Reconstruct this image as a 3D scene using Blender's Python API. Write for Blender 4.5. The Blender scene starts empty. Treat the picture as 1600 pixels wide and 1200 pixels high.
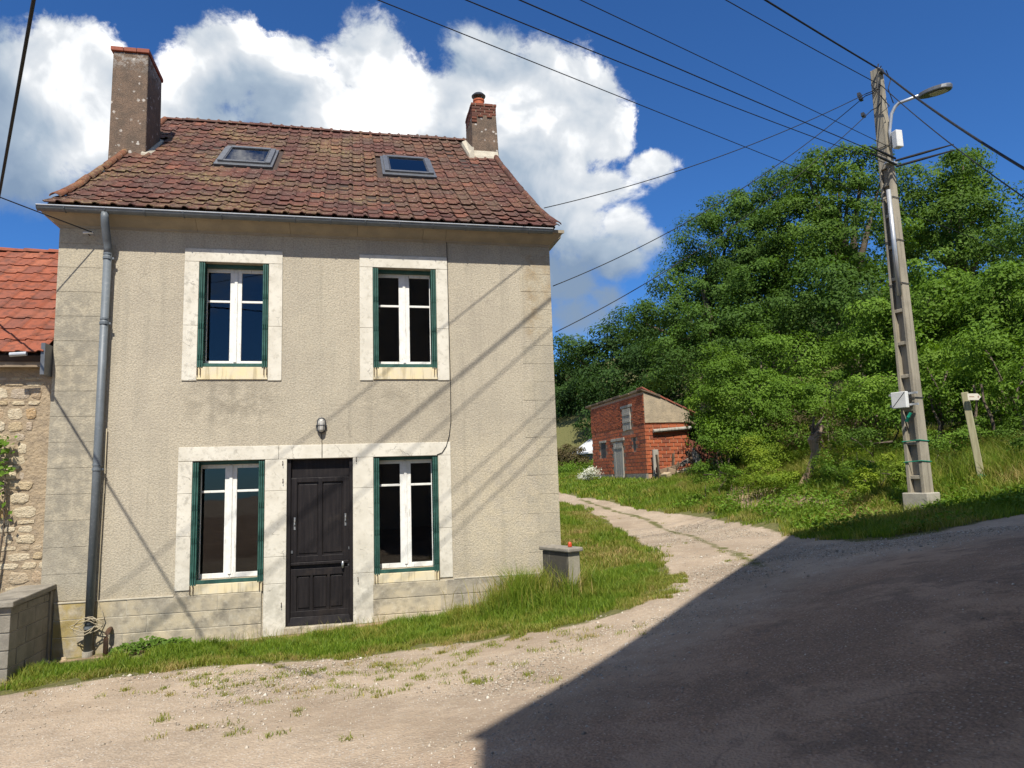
import bpy, bmesh, math, random
import numpy as np
from mathutils import Vector, Matrix

random.seed(7)
rng = np.random.default_rng(11)
scene = bpy.context.scene
COL = scene.collection
R = math.radians

# ------------------------------------------------------------------ camera
YAW, PITCH, ROLL = R(12.72441793), R(7.43801908), R(-1.82404371)
F = 1106.744 / 1600.0
CAM = np.array([0.96257, -11.03091, 2.04854])
_f = np.array([math.sin(YAW)*math.cos(PITCH), math.cos(YAW)*math.cos(PITCH), math.sin(PITCH)])
_r0 = np.array([math.cos(YAW), -math.sin(YAW), 0.0]); _u0 = np.cross(_r0, _f)
_r = math.cos(ROLL)*_r0 + math.sin(ROLL)*_u0
_u = -math.sin(ROLL)*_r0 + math.cos(ROLL)*_u0
cam = bpy.data.cameras.new('camera'); cam_o = bpy.data.objects.new('camera', cam); COL.objects.link(cam_o)
cam.sensor_width = 36.0; cam.lens = F*36.0; cam.clip_start = 0.05; cam.clip_end = 2000
m = Matrix.Identity(4)
for i in range(3):
    m[i][0] = _r[i]; m[i][1] = _u[i]; m[i][2] = -_f[i]; m[i][3] = CAM[i]
cam_o.matrix_world = m
scene.camera = cam_o

def ray(px, py):
    return _f + _r*(px-800)/1106.744 - _u*(py-600)/1106.744
def at_dist(px, py, D):
    d = ray(px, py); return CAM + d*D/math.hypot(d[0], d[1])
def at_y(px, py, y):
    d = ray(px, py); return CAM + d*(y-CAM[1])/d[1]

# ------------------------------------------------------------------ light
LDIR = Vector((0.2, 1.0, -1.38)).normalized()
SUN_EL = math.asin(-LDIR.z); SUN_AZ = math.atan2(-LDIR.x, -LDIR.y)
sun = bpy.data.lights.new('sun', 'SUN'); sun.energy = 4.3; sun.angle = R(0.53); sun.color = (1.0, 0.95, 0.86)
sun_o = bpy.data.objects.new('sun', sun); COL.objects.link(sun_o)
sun_o.rotation_euler = LDIR.to_track_quat('-Z', 'Y').to_euler(); sun_o.location = (0, -20, 30)
scene.view_settings.view_transform = 'Standard'
scene.view_settings.look = 'None'
scene.view_settings.exposure = 0.65
scene.view_settings.gamma = 1.0
scene.view_settings.use_curve_mapping = False

# ------------------------------------------------------------------ node helpers
class N:
    """small wrapper to write node trees compactly"""
    def __init__(s, tree): s.t = tree; s.l = tree.links
    def new(s, t, **kw):
        n = s.t.nodes.new(t)
        for k, v in kw.items(): setattr(n, k, v)
        return n
    def put(s, inp, v):
        if isinstance(v, bpy.types.NodeSocket): s.l.new(v, inp)
        elif v is not None: inp.default_value = v
    def math(s, op, a, b=None, c=None, clamp=False):
        n = s.new('ShaderNodeMath', operation=op); n.use_clamp = clamp
        s.put(n.inputs[0], a); s.put(n.inputs[1], b)
        if c is not None: s.put(n.inputs[2], c)
        return n.outputs[0]
    def vm(s, op, a, b=None, scale=None):
        n = s.new('ShaderNodeVectorMath', operation=op)
        s.put(n.inputs[0], a)
        if b is not None: s.put(n.inputs[1], b)
        if scale is not None: s.put(n.inputs['Scale'], scale)
        return n.outputs['Value'] if op in ('LENGTH', 'DOT_PRODUCT', 'DISTANCE') else n.outputs[0]
    def ramp(s, v, lo, hi, a=0.0, b=1.0, smooth=True):
        n = s.new('ShaderNodeMapRange'); n.interpolation_type = 'SMOOTHSTEP' if smooth else 'LINEAR'
        s.put(n.inputs[0], v); s.put(n.inputs[1], lo); s.put(n.inputs[2], hi); s.put(n.inputs[3], a); s.put(n.inputs[4], b)
        return n.outputs[0]
    def noise(s, vec, scale, detail=4, rough=0.55, dist=0.0, dim='3D', typ=None):
        n = s.new('ShaderNodeTexNoise'); n.noise_dimensions = dim
        if typ: n.noise_type = typ
        if vec is not None: s.l.new(vec, n.inputs['Vector'])
        n.inputs['Scale'].default_value = scale; n.inputs['Detail'].default_value = detail
        n.inputs['Roughness'].default_value = rough; n.inputs['Distortion'].default_value = dist
        return n.outputs[0]
    def voro(s, vec, scale, feature='F1', out=0, rand=1.0):
        n = s.new('ShaderNodeTexVoronoi', feature=feature)
        s.l.new(vec, n.inputs['Vector']); n.inputs['Scale'].default_value = scale; n.inputs['Randomness'].default_value = rand
        return n.outputs[out]
    def mix(s, f, a, b, blend='MIX'):
        n = s.new('ShaderNodeMix', data_type='RGBA', blend_type=blend)
        s.put(n.inputs[0], f)
        for i, v in ((6, a), (7, b)):
            if isinstance(v, (tuple, list)) and len(v) == 3: v = (*v, 1)
            s.put(n.inputs[i], v)
        return n.outputs[2]
    def crgb(s, v, stops):
        n = s.new('ShaderNodeValToRGB'); s.put(n.inputs[0], v); cr = n.color_ramp
        while len(cr.elements) < len(stops): cr.elements.new(0.5)
        for e, (p, c) in zip(cr.elements, stops): e.position = p; e.color = (*c, 1)
        return n.outputs[0]
    def bump(s, h, strength, dist, normal=None):
        n = s.new('ShaderNodeBump'); n.inputs['Strength'].default_value = strength; n.inputs['Distance'].default_value = dist
        s.put(n.inputs['Height'], h)
        if normal is not None: s.put(n.inputs['Normal'], normal)
        return n.outputs[0]

# ------------------------------------------------------------------ sky and clouds
world = bpy.data.worlds.new('World'); scene.world = world; world.use_nodes = True
wt = world.node_tree; wt.nodes.clear(); w = N(wt)
sky = w.new('ShaderNodeTexSky', sky_type='NISHITA'); sky.sun_disc = False
sky.sun_elevation = SUN_EL; sky.sun_rotation = SUN_AZ; sky.altitude = 300
sky.air_density = 1.0; sky.dust_density = 0.05; sky.ozone_density = 6.0
tc = w.new('ShaderNodeTexCoord'); D3 = tc.outputs['Generated']
sx = w.new('ShaderNodeSeparateXYZ'); w.l.new(D3, sx.inputs[0])
az = w.math('ARCTAN2', sx.outputs[0], sx.outputs[1]); el = w.math('ARCSINE', sx.outputs[2])
def azel(px, py):
    d = ray(px, py); d = d/np.linalg.norm(d)
    return math.atan2(d[0], d[1]), math.asin(d[2])
ae = w.new('ShaderNodeCombineXYZ'); w.l.new(az, ae.inputs[0]); w.l.new(el, ae.inputs[1])
# cumulus heads, measured as (x, y, half width, half height) in the photograph and turned into azimuth and elevation
PXR = 1106.744
CLOUDS = [(60, 165, 150, 105), (10, 255, 120, 60), (125, 95, 70, 62), (350, 105, 75, 75), (300, 200, 100, 80), (450, 140, 95, 75),
          (500, 200, 170, 110), (585, 95, 70, 72), (640, 160, 110, 85), (750, 105, 80, 68), (720, 200, 160, 110), (850, 135, 100, 70),
          (915, 145, 62, 58), (860, 220, 120, 80), (950, 205, 46, 55), (1020, 255, 70, 40, 0.66), (915, 300, 60, 45, 0.9), (975, 350, 60, 45, 0.9), (1015, 370, 45, 36, 0.72), (890, 360, 90, 70), (150, 215, 90, 60, 0.8),
          (945, 395, 80, 58), (880, 430, 100, 80), (945, 460, 60, 40, 0.85), (900, 485, 120, 62, 0.85), (800, 300, 200, 100), (500, 330, 300, 110)]
HEADS = []
for (px, py, rx, ry, *k) in CLOUDS:
    a, e = azel(px, py); HEADS.append((a, e-0.004, 0.86*rx/PXR/math.cos(e), 0.84*ry/PXR, k[0] if k else 1.0))
for (a, e, ra, re) in ((-40, 19, 10, 6), (-58, 24, 13, 7), (-66, 15, 9, 5), (-95, 22, 14, 6), (95, 20, 13, 6), (112, 27, 10, 6), (150, 22, 14, 7), (-140, 25, 13, 7), (-165, 18, 10, 5), (-32, 58, 22, 11), (120, 52, 24, 11), (178, 48, 22, 11), (-110, 50, 20, 11), (60, 66, 18, 8)):
    HEADS.append((R(a), R(e), R(ra), R(re), 1.0))  # heads out of view; the last, highest ones added to lift ambient light in shade
fb = None
for (a, e, ra, re, k) in HEADS:
    d = w.vm('MULTIPLY', w.vm('SUBTRACT', ae.outputs[0], (a, e, 0)), (1/ra, 1/re, 0))
    v = w.math('SUBTRACT', k, w.vm('LENGTH', d))
    fb = v if fb is None else w.math('SMOOTH_MAX', fb, v, 0.16)
warp = w.new('ShaderNodeTexNoise'); w.l.new(D3, warp.inputs['Vector']); warp.inputs['Scale'].default_value = 6.0; warp.inputs['Detail'].default_value = 2
DW = w.vm('ADD', D3, w.vm('SCALE', w.vm('SUBTRACT', warp.outputs[1], (0.5, 0.5, 0.5)), scale=0.07))
def puff(off, det):
    v = w.vm('ADD', DW, off)
    r_ = w.noise(v, 11.0, det, 0.50, 0.0, '3D', 'RIDGED_MULTIFRACTAL')
    return w.math('SUBTRACT', 1.0, w.math('MULTIPLY', r_, 0.42))
edge_n = w.noise(DW, 14.0, 8, 0.66)
p0 = puff((0, 0, 0), 4.0); p1 = puff((-0.005, -0.003, 0.012), 4.0)
dens = w.math('ADD', w.math('MINIMUM', fb, 0.6), w.math('ADD', w.math('MULTIPLY', w.math('SUBTRACT', edge_n, 0.5), 1.7), w.math('MULTIPLY', w.math('SUBTRACT', p0, 0.5), 0.30)))
lowf = w.noise(w.vm('ADD', DW, (3.1, 1.7, 0.4)), 4.6, 5, 0.52)
soft = w.math('ADD', w.ramp(lowf, 0.30, 0.62, 0.55, 0.20), w.ramp(el, 0.46, 0.30, 0.0, 0.35))
alpha = w.ramp(dens, -0.03, soft)
relief = w.math('SUBTRACT', p0, p1)
shade = w.math('ADD', 0.80, w.math('MULTIPLY', relief, 2.1))
shade = w.math('ADD', shade, w.math('MULTIPLY', w.math('SUBTRACT', lowf, 0.46), 2.6))
shade = w.math('ADD', shade, w.math('MULTIPLY', w.math('SUBTRACT', edge_n, 0.5), 0.35))
# cumulus bases are greyer than the heads
shade = w.math('SUBTRACT', shade, w.ramp(el, 0.54, 0.24, 0.0, 0.46))
ccol = w.crgb(w.ramp(shade, 0.34, 1.02, smooth=False), [(0.0, (0.17, 0.235, 0.33)), (0.4, (0.30, 0.365, 0.44)), (0.75, (0.56, 0.585, 0.61)), (1.0, (0.98, 0.97, 0.95))])
SKY_S = 0.085
skyc = w.mix(1.0, sky.outputs[0], (0.37, 0.68, 1.0), 'MULTIPLY')
cl = w.vm('SCALE', ccol, scale=0.92/SKY_S)
fin = w.mix(w.math('MULTIPLY', alpha, 0.97), skyc, cl)
bg = w.new('ShaderNodeBackground'); w.l.new(fin, bg.inputs[0]); bg.inputs[1].default_value = SKY_S
wo = w.new('ShaderNodeOutputWorld'); w.l.new(bg.outputs[0], wo.inputs[0])
world.cycles.sampling_method = 'MANUAL'; world.cycles.sample_map_resolution = 512

# ------------------------------------------------------------------ materials
def mat(name, fn, rough=0.8, spec=0.3, metal=0.0):
    m = bpy.data.materials.new(name); m.use_nodes = True
    n = N(m.node_tree); p = m.node_tree.nodes['Principled BSDF']
    p.inputs['Roughness'].default_value = rough; p.inputs['Specular IOR Level'].default_value = spec; p.inputs['Metallic'].default_value = metal
    geo = n.new('ShaderNodeNewGeometry')
    out = fn(n, geo.outputs['Position'], p)
    if out is not None:
        c, b = out if isinstance(out, tuple) and len(out) == 2 else (out, None)
        if isinstance(c, tuple): c = (*c[:3], 1)
        n.put(p.inputs['Base Color'], c)
        if b is not None: n.put(p.inputs['Normal'], b)
    return m
def objrand(n):
    return n.new('ShaderNodeObjectInfo').outputs['Random']
def attr(n, name, typ='GEOMETRY'):
    a = n.new('ShaderNodeAttribute'); a.attribute_name = name; return a
def fin_speck(name, c1, c2, scale=8, bump=0.4, bd=0.01, bscale=40, rough=0.85, var=0.0, spec=0.25, metal=0.0):
    """two-tone mottled surface with fine relief"""
    def f(n, P, p):
        a = n.noise(P, scale, 6, 0.62)
        c = n.mix(n.ramp(a, 0.35, 0.66), c1, c2)
        fine = n.noise(P, bscale*2.2, 3, 0.6)
        c = n.mix(n.ramp(fine, 0.3, 0.7, 0.0, 0.35), c, tuple(x*0.55 for x in c1), 'MIX')
        if var:
            r = objrand(n)
            c = n.mix(1.0, c, n.crgb(r, [(0, (1-var,)*3), (1, (1+var*0.4,)*3)]), 'MULTIPLY')
        b = n.bump(n.noise(P, bscale, 5, 0.65), bump, bd)
        return c, b
    return mat(name, f, rough, spec, metal)

def box_mask(n, P, x0, x1, z0, z1, soft):
    """soft rectangle on the facade"""
    s = n.new('ShaderNodeSeparateXYZ'); n.l.new(P, s.inputs[0])
    a = n.ramp(s.outputs[0], x0-soft, x0+soft); b = n.ramp(s.outputs[0], x1+soft, x1-soft)
    c = n.ramp(s.outputs[2], z0-soft, z0+soft); d = n.ramp(s.outputs[2], z1+soft, z1-soft)
    return n.math('MULTIPLY', n.math('MULTIPLY', a, b), n.math('MULTIPLY', c, d))

def render_coat(n, P, p, base=(0.475, 0.418, 0.315), base2=(0.40, 0.352, 0.270), grain=1.0):
    big = n.noise(P, 0.9, 5, 0.6); mid = n.noise(P, 4.5, 5, 0.65)
    c = n.mix(n.ramp(big, 0.38, 0.66), base, base2)
    c = n.mix(n.ramp(mid, 0.45, 0.75, 0, 0.35), c, (0.51, 0.45, 0.335))
    # vertical rain streaks
    mp = n.new('ShaderNodeMapping'); mp.inputs['Scale'].default_value = (7.0, 7.0, 0.35); n.l.new(P, mp.inputs[0])
    st = n.noise(mp.outputs[0], 1.0, 4, 0.6)
    c = n.mix(n.ramp(st, 0.50, 0.70, 0, 0.45), c, (0.30, 0.27, 0.21))
    # soot under the two upper sills, lichen greys on the left corner, a brown run at the right corner
    for (x0, x1, z0, z1, so, k, col) in ((-1.45, -0.15, 2.95, 3.60, 0.34, 0.75, (0.235, 0.205, 0.155)), (1.05, 2.45, 3.1, 3.60, 0.34, 0.6, (0.27, 0.235, 0.175)),
                                         (-3.3, -2.55, 1.0, 4.9, 0.3, 0.9, (0.235, 0.215, 0.17)), (3.72, 3.95, 4.3, 5.75, 0.10, 0.85, (0.33, 0.25, 0.15)),
                                         (4.0, 4.3, 4.9, 5.75, 0.08, 0.7, (0.33, 0.25, 0.15)), (-3.2, 4.3, 0.35, 0.75, 0.25, 0.35, (0.40, 0.34, 0.22)),
                                         (-0.1, 0.9, 2.7, 5.4, 0.4, 0.25, (0.42, 0.385, 0.30)), (2.4, 4.2, 0.4, 2.6, 0.8, 0.35, (0.62, 0.52, 0.34))):
        mk = box_mask(n, P, x0, x1, z0, z1, so)
        mk = n.math('MULTIPLY', mk, n.ramp(n.noise(P, 5.5, 6, 0.7), 0.36, 0.62))
        c = n.mix(n.math('MULTIPLY', mk, k), c, col)
    # wandering hairline cracks
    vv = n.voro(n.vm('ADD', P, n.vm('SCALE', w_noise3(n, P, 2.2), scale=0.5)), 0.55, 'DISTANCE_TO_EDGE')
    crack = n.math('MULTIPLY', n.ramp(vv, 0.006, 0.0), n.ramp(n.noise(P, 0.8, 2), 0.52, 0.6))
    c = n.mix(n.math('MULTIPLY', crack, 0.3), c, (0.16, 0.14, 0.11))
    g = n.noise(P, 40, 3, 0.7); g2 = n.voro(P, 48, 'F1')
    pit = n.ramp(g, 0.36, 0.60)
    c = n.mix(n.math('MULTIPLY', n.math('SUBTRACT', 1.0, pit), 0.52), c, (0.245, 0.215, 0.165))
    h = n.math('ADD', n.math('MULTIPLY', g, 1.0), n.math('MULTIPLY', n.math('SUBTRACT', 0.6, g2), 0.6))
    h = n.math('ADD', h, n.math('MULTIPLY', mid, 1.2))
    return c, n.bump(h, 0.6*grain, 0.011)
def w_noise3(n, P, scale):
    t = n.new('ShaderNodeTexNoise'); n.l.new(P, t.inputs['Vector']); t.inputs['Scale'].default_value = scale; t.inputs['Detail'].default_value = 3
    return n.vm('SUBTRACT', t.outputs[1], (0.5, 0.5, 0.5))

M = {}
M['render'] = mat('roughcast_render', render_coat, 0.92, 0.15)
M['quoin'] = mat('corner_render', lambda n, P, p: render_coat(n, P, p, (0.45, 0.395, 0.288), (0.345, 0.31, 0.24), 0.8), 0.92, 0.15)
def lime(n, P, p):
    a = n.noise(P, 2.5, 6, 0.6); d = n.noise(P, 13, 6, 0.72)
    c = n.mix(n.ramp(a, 0.35, 0.7), (0.66, 0.62, 0.525), (0.56, 0.52, 0.43))
    c = n.mix(n.ramp(d, 0.50, 0.70, 0, 0.75), c, (0.42, 0.385, 0.31))
    s = n.new('ShaderNodeSeparateXYZ'); n.l.new(P, s.inputs[0])
    low = n.ramp(s.outputs[2], 1.5, 0.0, 0, 0.85)
    c = n.mix(n.math('MULTIPLY', low, n.ramp(n.noise(P, 4, 5, 0.7), 0.38, 0.62)), c, (0.40, 0.37, 0.30))
    # flaking on the left windows
    fl = n.math('MULTIPLY', n.ramp(s.outputs[0], 0.2, -1.2), n.ramp(n.noise(P, 8.5, 7, 0.75), 0.53, 0.6))
    c = n.mix(n.math('MULTIPLY', fl, 0.6), c, (0.36, 0.335, 0.28))
    vv = n.voro(n.vm('ADD', P, n.vm('SCALE', w_noise3(n, P, 7), scale=0.12)), 3.1, 'DISTANCE_TO_EDGE')
    cr = n.math('MULTIPLY', n.ramp(vv, 0.012, 0.0), n.ramp(n.noise(P, 3.5, 2), 0.56, 0.62))
    c = n.mix(n.math('MULTIPLY', cr, 0.7), c, (0.2, 0.18, 0.15))
    h = n.math('SUBTRACT', n.math('MULTIPLY', d, 0.6), cr)
    return c, n.bump(n.math('ADD', h, n.math('MULTIPLY', n.noise(P, 60, 3), 0.3)), 0.35, 0.008)
M['lime'] = mat('limewashed_stone', lime, 0.9, 0.15)
def sill_stone(n, P, p):
    a = n.noise(P, 7, 6, 0.7)
    mp = n.new('ShaderNodeMapping'); mp.inputs['Scale'].default_value = (16, 16, 1.2); n.l.new(P, mp.inputs[0])
    st = n.noise(mp.outputs[0], 1.0, 4, 0.6)
    c = n.mix(n.ramp(a, 0.35, 0.65), (0.70, 0.585, 0.36), (0.62, 0.55, 0.40))
    c = n.mix(n.ramp(st, 0.5, 0.66, 0, 0.6), c, (0.32, 0.26, 0.15))
    return c, n.bump(a, 0.3, 0.006)
M['sill'] = mat('yellow_sill_stone', sill_stone, 0.9, 0.15)
def plinth(n, P, p):
    a = n.noise(P, 3.3, 6, 0.68); b = n.noise(P, 17, 6, 0.7)
    r = objrand(n)
    c = n.mix(n.ramp(a, 0.36, 0.64), (0.47, 0.405, 0.285), (0.345, 0.31, 0.24))
    c = n.mix(n.ramp(b, 0.48, 0.7, 0, 0.6), c, (0.56, 0.51, 0.40))
    c = n.mix(n.ramp(n.noise(P, 6.5, 7, 0.78), 0.47, 0.66, 0, 0.6), c, (0.20, 0.175, 0.135))
    s = n.new('ShaderNodeSeparateXYZ'); n.l.new(P, s.inputs[0])
    gl = n.math('MAXIMUM', n.ramp(s.outputs[0], -2.2, -2.7), n.ramp(s.outputs[0], 2.9, 3.7))
    alg = n.math('MULTIPLY', gl, n.ramp(n.noise(P, 3.1, 5, 0.7), 0.36, 0.6))
    c = n.mix(n.math('MULTIPLY', alg, 0.75), c, (0.36, 0.27, 0.075))
    c = n.mix(1.0, c, n.crgb(r, [(0, (0.82, 0.82, 0.84)), (1, (1.08, 1.06, 1.02))]), 'MULTIPLY')
    return c, n.bump(n.math('ADD', b, n.noise(P, 70, 3)), 0.4, 0.008)
M['plinth'] = mat('plinth_stone', plinth, 0.92, 0.15)
M['mortar'] = fin_speck('lime_mortar', (0.50, 0.45, 0.35), (0.40, 0.36, 0.28), 9, 0.5, 0.006, 90)
M['cornice'] = fin_speck('moulded_plaster_cornice', (0.38, 0.32, 0.23), (0.30, 0.26, 0.195), 3.5, 0.25, 0.006, 45)
def zinc(n, P, p):
    a = n.noise(P, 3.0, 5, 0.6); b = n.noise(P, 22, 4, 0.6)
    c = n.mix(n.ramp(a, 0.35, 0.65), (0.13, 0.148, 0.162), (0.10, 0.115, 0.126))
    c = n.mix(n.ramp(b, 0.55, 0.75, 0, 0.4), c, (0.26, 0.27, 0.27))
    return c, n.bump(b, 0.1, 0.003)
M['zinc'] = mat('grey_painted_zinc', zinc, 0.5, 0.45, 0.0)
M['zinc_rim'] = fin_speck('bright_zinc_rim', (0.5, 0.52, 0.54), (0.42, 0.44, 0.46), 6, 0.1, 0.002, 40, 0.45, 0, 0.5, 0.3)
def roof_tile(cols, lichen=True, dark=0.5):
    def f(n, P, p):
        r = n.math('FRACT', n.math('ADD', objrand(n), attr(n, 'rnd').outputs['Fac']))
        c = n.crgb(r, cols)
        a = n.noise(P, 26, 6, 0.7); b = n.noise(P, 9, 5, 0.65)
        c = n.mix(n.ramp(b, 0.42, 0.7, 0, dark), c, (0.042, 0.03, 0.026))
        c = n.mix(n.ramp(a, 0.52, 0.75, 0, 0.30), c, (0.17, 0.085, 0.06))
        if lichen:
            big = n.noise(P, 0.75, 5, 0.62)
            s = n.new('ShaderNodeSeparateXYZ'); n.l.new(P, s.inputs[0])
            reg = n.math('MULTIPLY', n.ramp(big, 0.42, 0.62, 0.04, 1.0), n.ramp(s.outputs[0], 3.2, 0.2, 0.35, 1.0))
            li = n.math('MULTIPLY', reg, n.ramp(n.noise(P, 20, 6, 0.78), 0.47, 0.57))
            c = n.mix(n.math('MULTIPLY', li, 0.62), c, (0.27, 0.22, 0.09))
            wh = n.ramp(n.noise(P, 17, 5, 0.8), 0.585, 0.64)
            c = n.mix(n.math('MULTIPLY', wh, 0.8), c, (0.36, 0.28, 0.215))
        return c, n.bump(n.math('ADD', a, n.noise(P, 80, 3)), 0.45, 0.006)
    return f
M['tile'] = mat('weathered_clay_tile', roof_tile([(0.0, (0.078, 0.034, 0.028)), (0.3, (0.105, 0.042, 0.033)), (0.55, (0.088, 0.050, 0.040)), (0.8, (0.122, 0.050, 0.036)), (0.96, (0.13, 0.052, 0.037)), (1.0, (0.19, 0.07, 0.045))]), 0.88, 0.2)
M['ridge_tile'] = mat('orange_verge_tile', roof_tile([(0.0, (0.16, 0.066, 0.036)), (0.5, (0.21, 0.082, 0.044)), (1.0, (0.15, 0.075, 0.05))], True, 0.6), 0.88, 0.2)
M['red_tile'] = mat('newer_red_clay_tile', roof_tile([(0.0, (0.235, 0.068, 0.036)), (0.4, (0.285, 0.085, 0.044)), (0.75, (0.20, 0.07, 0.045)), (1.0, (0.32, 0.105, 0.055))], False, 0.55), 0.8, 0.25)
M['roof_deck'] = fin_speck('roof_deck', (0.05, 0.035, 0.03), (0.07, 0.05, 0.04), 8)
M['chimney'] = fin_speck('brown_chimney_render', (0.205, 0.145, 0.10), (0.125, 0.095, 0.07), 5, 0.8, 0.012, 35)
def chimney_f(n, P, p):
    a = n.noise(P, 4.0, 6, 0.65); g = n.noise(P, 42, 4, 0.7)
    c = n.mix(n.ramp(a, 0.35, 0.65), (0.235, 0.165, 0.115), (0.15, 0.115, 0.085))
    c = n.mix(n.ramp(g, 0.42, 0.62, 0.5, 0.0), c, (0.07, 0.05, 0.04))
    v = n.voro(n.vm('ADD', P, n.vm('SCALE', w_noise3(n, P, 14), scale=0.05)), 8.0, 'F1')
    sp = n.math('MULTIPLY', n.ramp(v, 0.26, 0.18), n.ramp(n.noise(P, 3, 3), 0.45, 0.58))
    c = n.mix(n.math('MULTIPLY', sp, 0.85), c, (0.52, 0.48, 0.42))
    s = n.new('ShaderNodeSeparateXYZ'); n.l.new(P, s.inputs[0])
    top = n.math('MULTIPLY', n.math('MULTIPLY', n.ramp(s.outputs[2], 9.95, 10.35), n.ramp(s.outputs[0], 0.5, -0.5)), n.ramp(n.noise(P, 9, 5, 0.7), 0.45, 0.6))
    c = n.mix(n.math('MULTIPLY', top, 0.55), c, (0.42, 0.40, 0.36))
    return c, n.bump(g, 0.9, 0.015)
M['chimney'] = mat('brown_chimney_render', chimney_f, 0.93, 0.12)
def brick_f(c1, c2, c3):
    def f(n, P, p):
        r = n.math('FRACT', n.math('ADD', objrand(n), attr(n, 'rnd').outputs['Fac']))
        c = n.crgb(r, [(0, c1), (0.5, c2), (1, c3)])
        a = n.noise(P, 20, 5, 0.7)
        c = n.mix(n.ramp(a, 0.45, 0.75, 0, 0.5), c, tuple(x*0.45 for x in c1))
        return c, n.bump(a, 0.4, 0.006)
    return f
M['brick'] = mat('orange_hollow_brick', brick_f((0.33, 0.085, 0.038), (0.42, 0.125, 0.055), (0.20, 0.065, 0.04)), 0.85, 0.2)
M['brick_old'] = mat('old_red_brick', brick_f((0.135, 0.058, 0.04), (0.18, 0.07, 0.045), (0.11, 0.055, 0.042)), 0.9, 0.15)
M['brick_mortar'] = fin_speck('pinkish_mortar', (0.47, 0.31, 0.20), (0.36, 0.235, 0.155), 6, 0.5, 0.006, 60)
M['cap_tile'] = mat('red_cap_tile', brick_f((0.26, 0.09, 0.06), (0.32, 0.10, 0.06), (0.22, 0.09, 0.06)), 0.85, 0.2)
M['old_plaster'] = fin_speck('old_ochre_plaster', (0.44, 0.35, 0.235), (0.30, 0.245, 0.17), 3.2, 0.9, 0.02, 18)
M['concrete'] = fin_speck('grey_concrete', (0.30, 0.27, 0.22), (0.20, 0.18, 0.145), 4, 0.6, 0.01, 38)
def pole_f(n, P, p):
    a = n.noise(P, 2.0, 5, 0.6); g = n.noise(P, 34, 4, 0.65)
    mp = n.new('ShaderNodeMapping'); mp.inputs['Scale'].default_value = (22, 22, 0.8); n.l.new(P, mp.inputs[0])
    st = n.noise(mp.outputs[0], 1.0, 4, 0.65)
    c = n.mix(n.ramp(a, 0.35, 0.65), (0.34, 0.30, 0.225), (0.26, 0.23, 0.175))
    c = n.mix(n.ramp(st, 0.48, 0.7, 0, 0.65), c, (0.15, 0.13, 0.10))
    c = n.mix(n.ramp(g, 0.55, 0.72, 0, 0.35), c, (0.44, 0.41, 0.35))
    return c, n.bump(g, 0.4, 0.008)
M['pole'] = mat('stained_pole_concrete', pole_f, 0.9, 0.15)
M['pale_concrete'] = fin_speck('pale_concrete', (0.42, 0.385, 0.31), (0.33, 0.30, 0.25), 6, 0.5, 0.01, 30)
def mossy(n, P, p):
    a = n.noise(P, 6, 6, 0.7); g = n.noise(P, 40, 4, 0.65)
    mp = n.new('ShaderNodeMapping'); mp.inputs['Scale'].default_value = (18, 18, 1.5); n.l.new(P, mp.inputs[0])
    st = n.noise(mp.outputs[0], 1.0, 4, 0.65)
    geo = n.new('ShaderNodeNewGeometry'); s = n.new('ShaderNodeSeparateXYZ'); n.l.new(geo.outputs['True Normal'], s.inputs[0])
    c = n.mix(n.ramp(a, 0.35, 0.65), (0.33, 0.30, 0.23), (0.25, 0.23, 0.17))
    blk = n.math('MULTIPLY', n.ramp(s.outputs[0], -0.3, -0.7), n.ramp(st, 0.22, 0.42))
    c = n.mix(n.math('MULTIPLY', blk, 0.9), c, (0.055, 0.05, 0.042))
    c = n.mix(n.ramp(st, 0.55, 0.7, 0, 0.5), c, (0.13, 0.12, 0.08))
    return c, n.bump(g, 0.5, 0.01)
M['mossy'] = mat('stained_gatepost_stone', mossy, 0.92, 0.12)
def door_wood(n, P, p):
    mp = n.new('ShaderNodeMapping'); mp.inputs['Scale'].default_value = (30, 30, 1.6); n.l.new(P, mp.inputs[0])
    st = n.noise(mp.outputs[0], 1.0, 6, 0.65); a = n.noise(P, 3.5, 5, 0.6)
    c = n.mix(n.ramp(st, 0.4, 0.7), (0.011, 0.009, 0.0095), (0.021, 0.017, 0.0165))
    c = n.mix(n.ramp(a, 0.55, 0.72, 0, 0.3), c, (0.05, 0.037, 0.028))
    n.put(p.inputs['Roughness'], n.ramp(a, 0.3, 0.7, 0.45, 0.65))
    return c, n.bump(st, 0.25, 0.003)
M['door'] = mat('weathered_black_door_paint', door_wood, 0.6, 0.22)
def green_f(n, P, p):
    a = n.noise(P, 12, 6, 0.7)
    c = n.mix(n.ramp(a, 0.38, 0.68), (0.020, 0.070, 0.054), (0.034, 0.105, 0.082))
    c = n.mix(n.ramp(n.noise(P, 36, 4, 0.7), 0.64, 0.7, 0, 0.7), c, (0.11, 0.10, 0.085))
    return c, n.bump(a, 0.1, 0.002)
M['green'] = mat('faded_green_shutter_paint', green_f, 0.55, 0.35)
def white_f(n, P, p):
    a = n.noise(P, 14, 6, 0.7)
    mp = n.new('ShaderNodeMapping'); mp.inputs['Scale'].default_value = (40, 40, 3); n.l.new(P, mp.inputs[0])
    st = n.noise(mp.outputs[0], 1.0, 5, 0.7)
    c = n.mix(n.ramp(a, 0.4, 0.72), (0.76, 0.745, 0.69), (0.64, 0.63, 0.58))
    c = n.mix(n.ramp(st, 0.60, 0.68, 0, 0.8), c, (0.30, 0.26, 0.20))
    return c, n.bump(st, 0.25, 0.003)
M['white'] = mat('flaking_white_window_paint', white_f, 0.6, 0.35)
M['bare_wood'] = fin_speck('bare_sill_wood', (0.42, 0.33, 0.20), (0.52, 0.45, 0.32), 12, 0.4, 0.004, 60)
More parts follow.
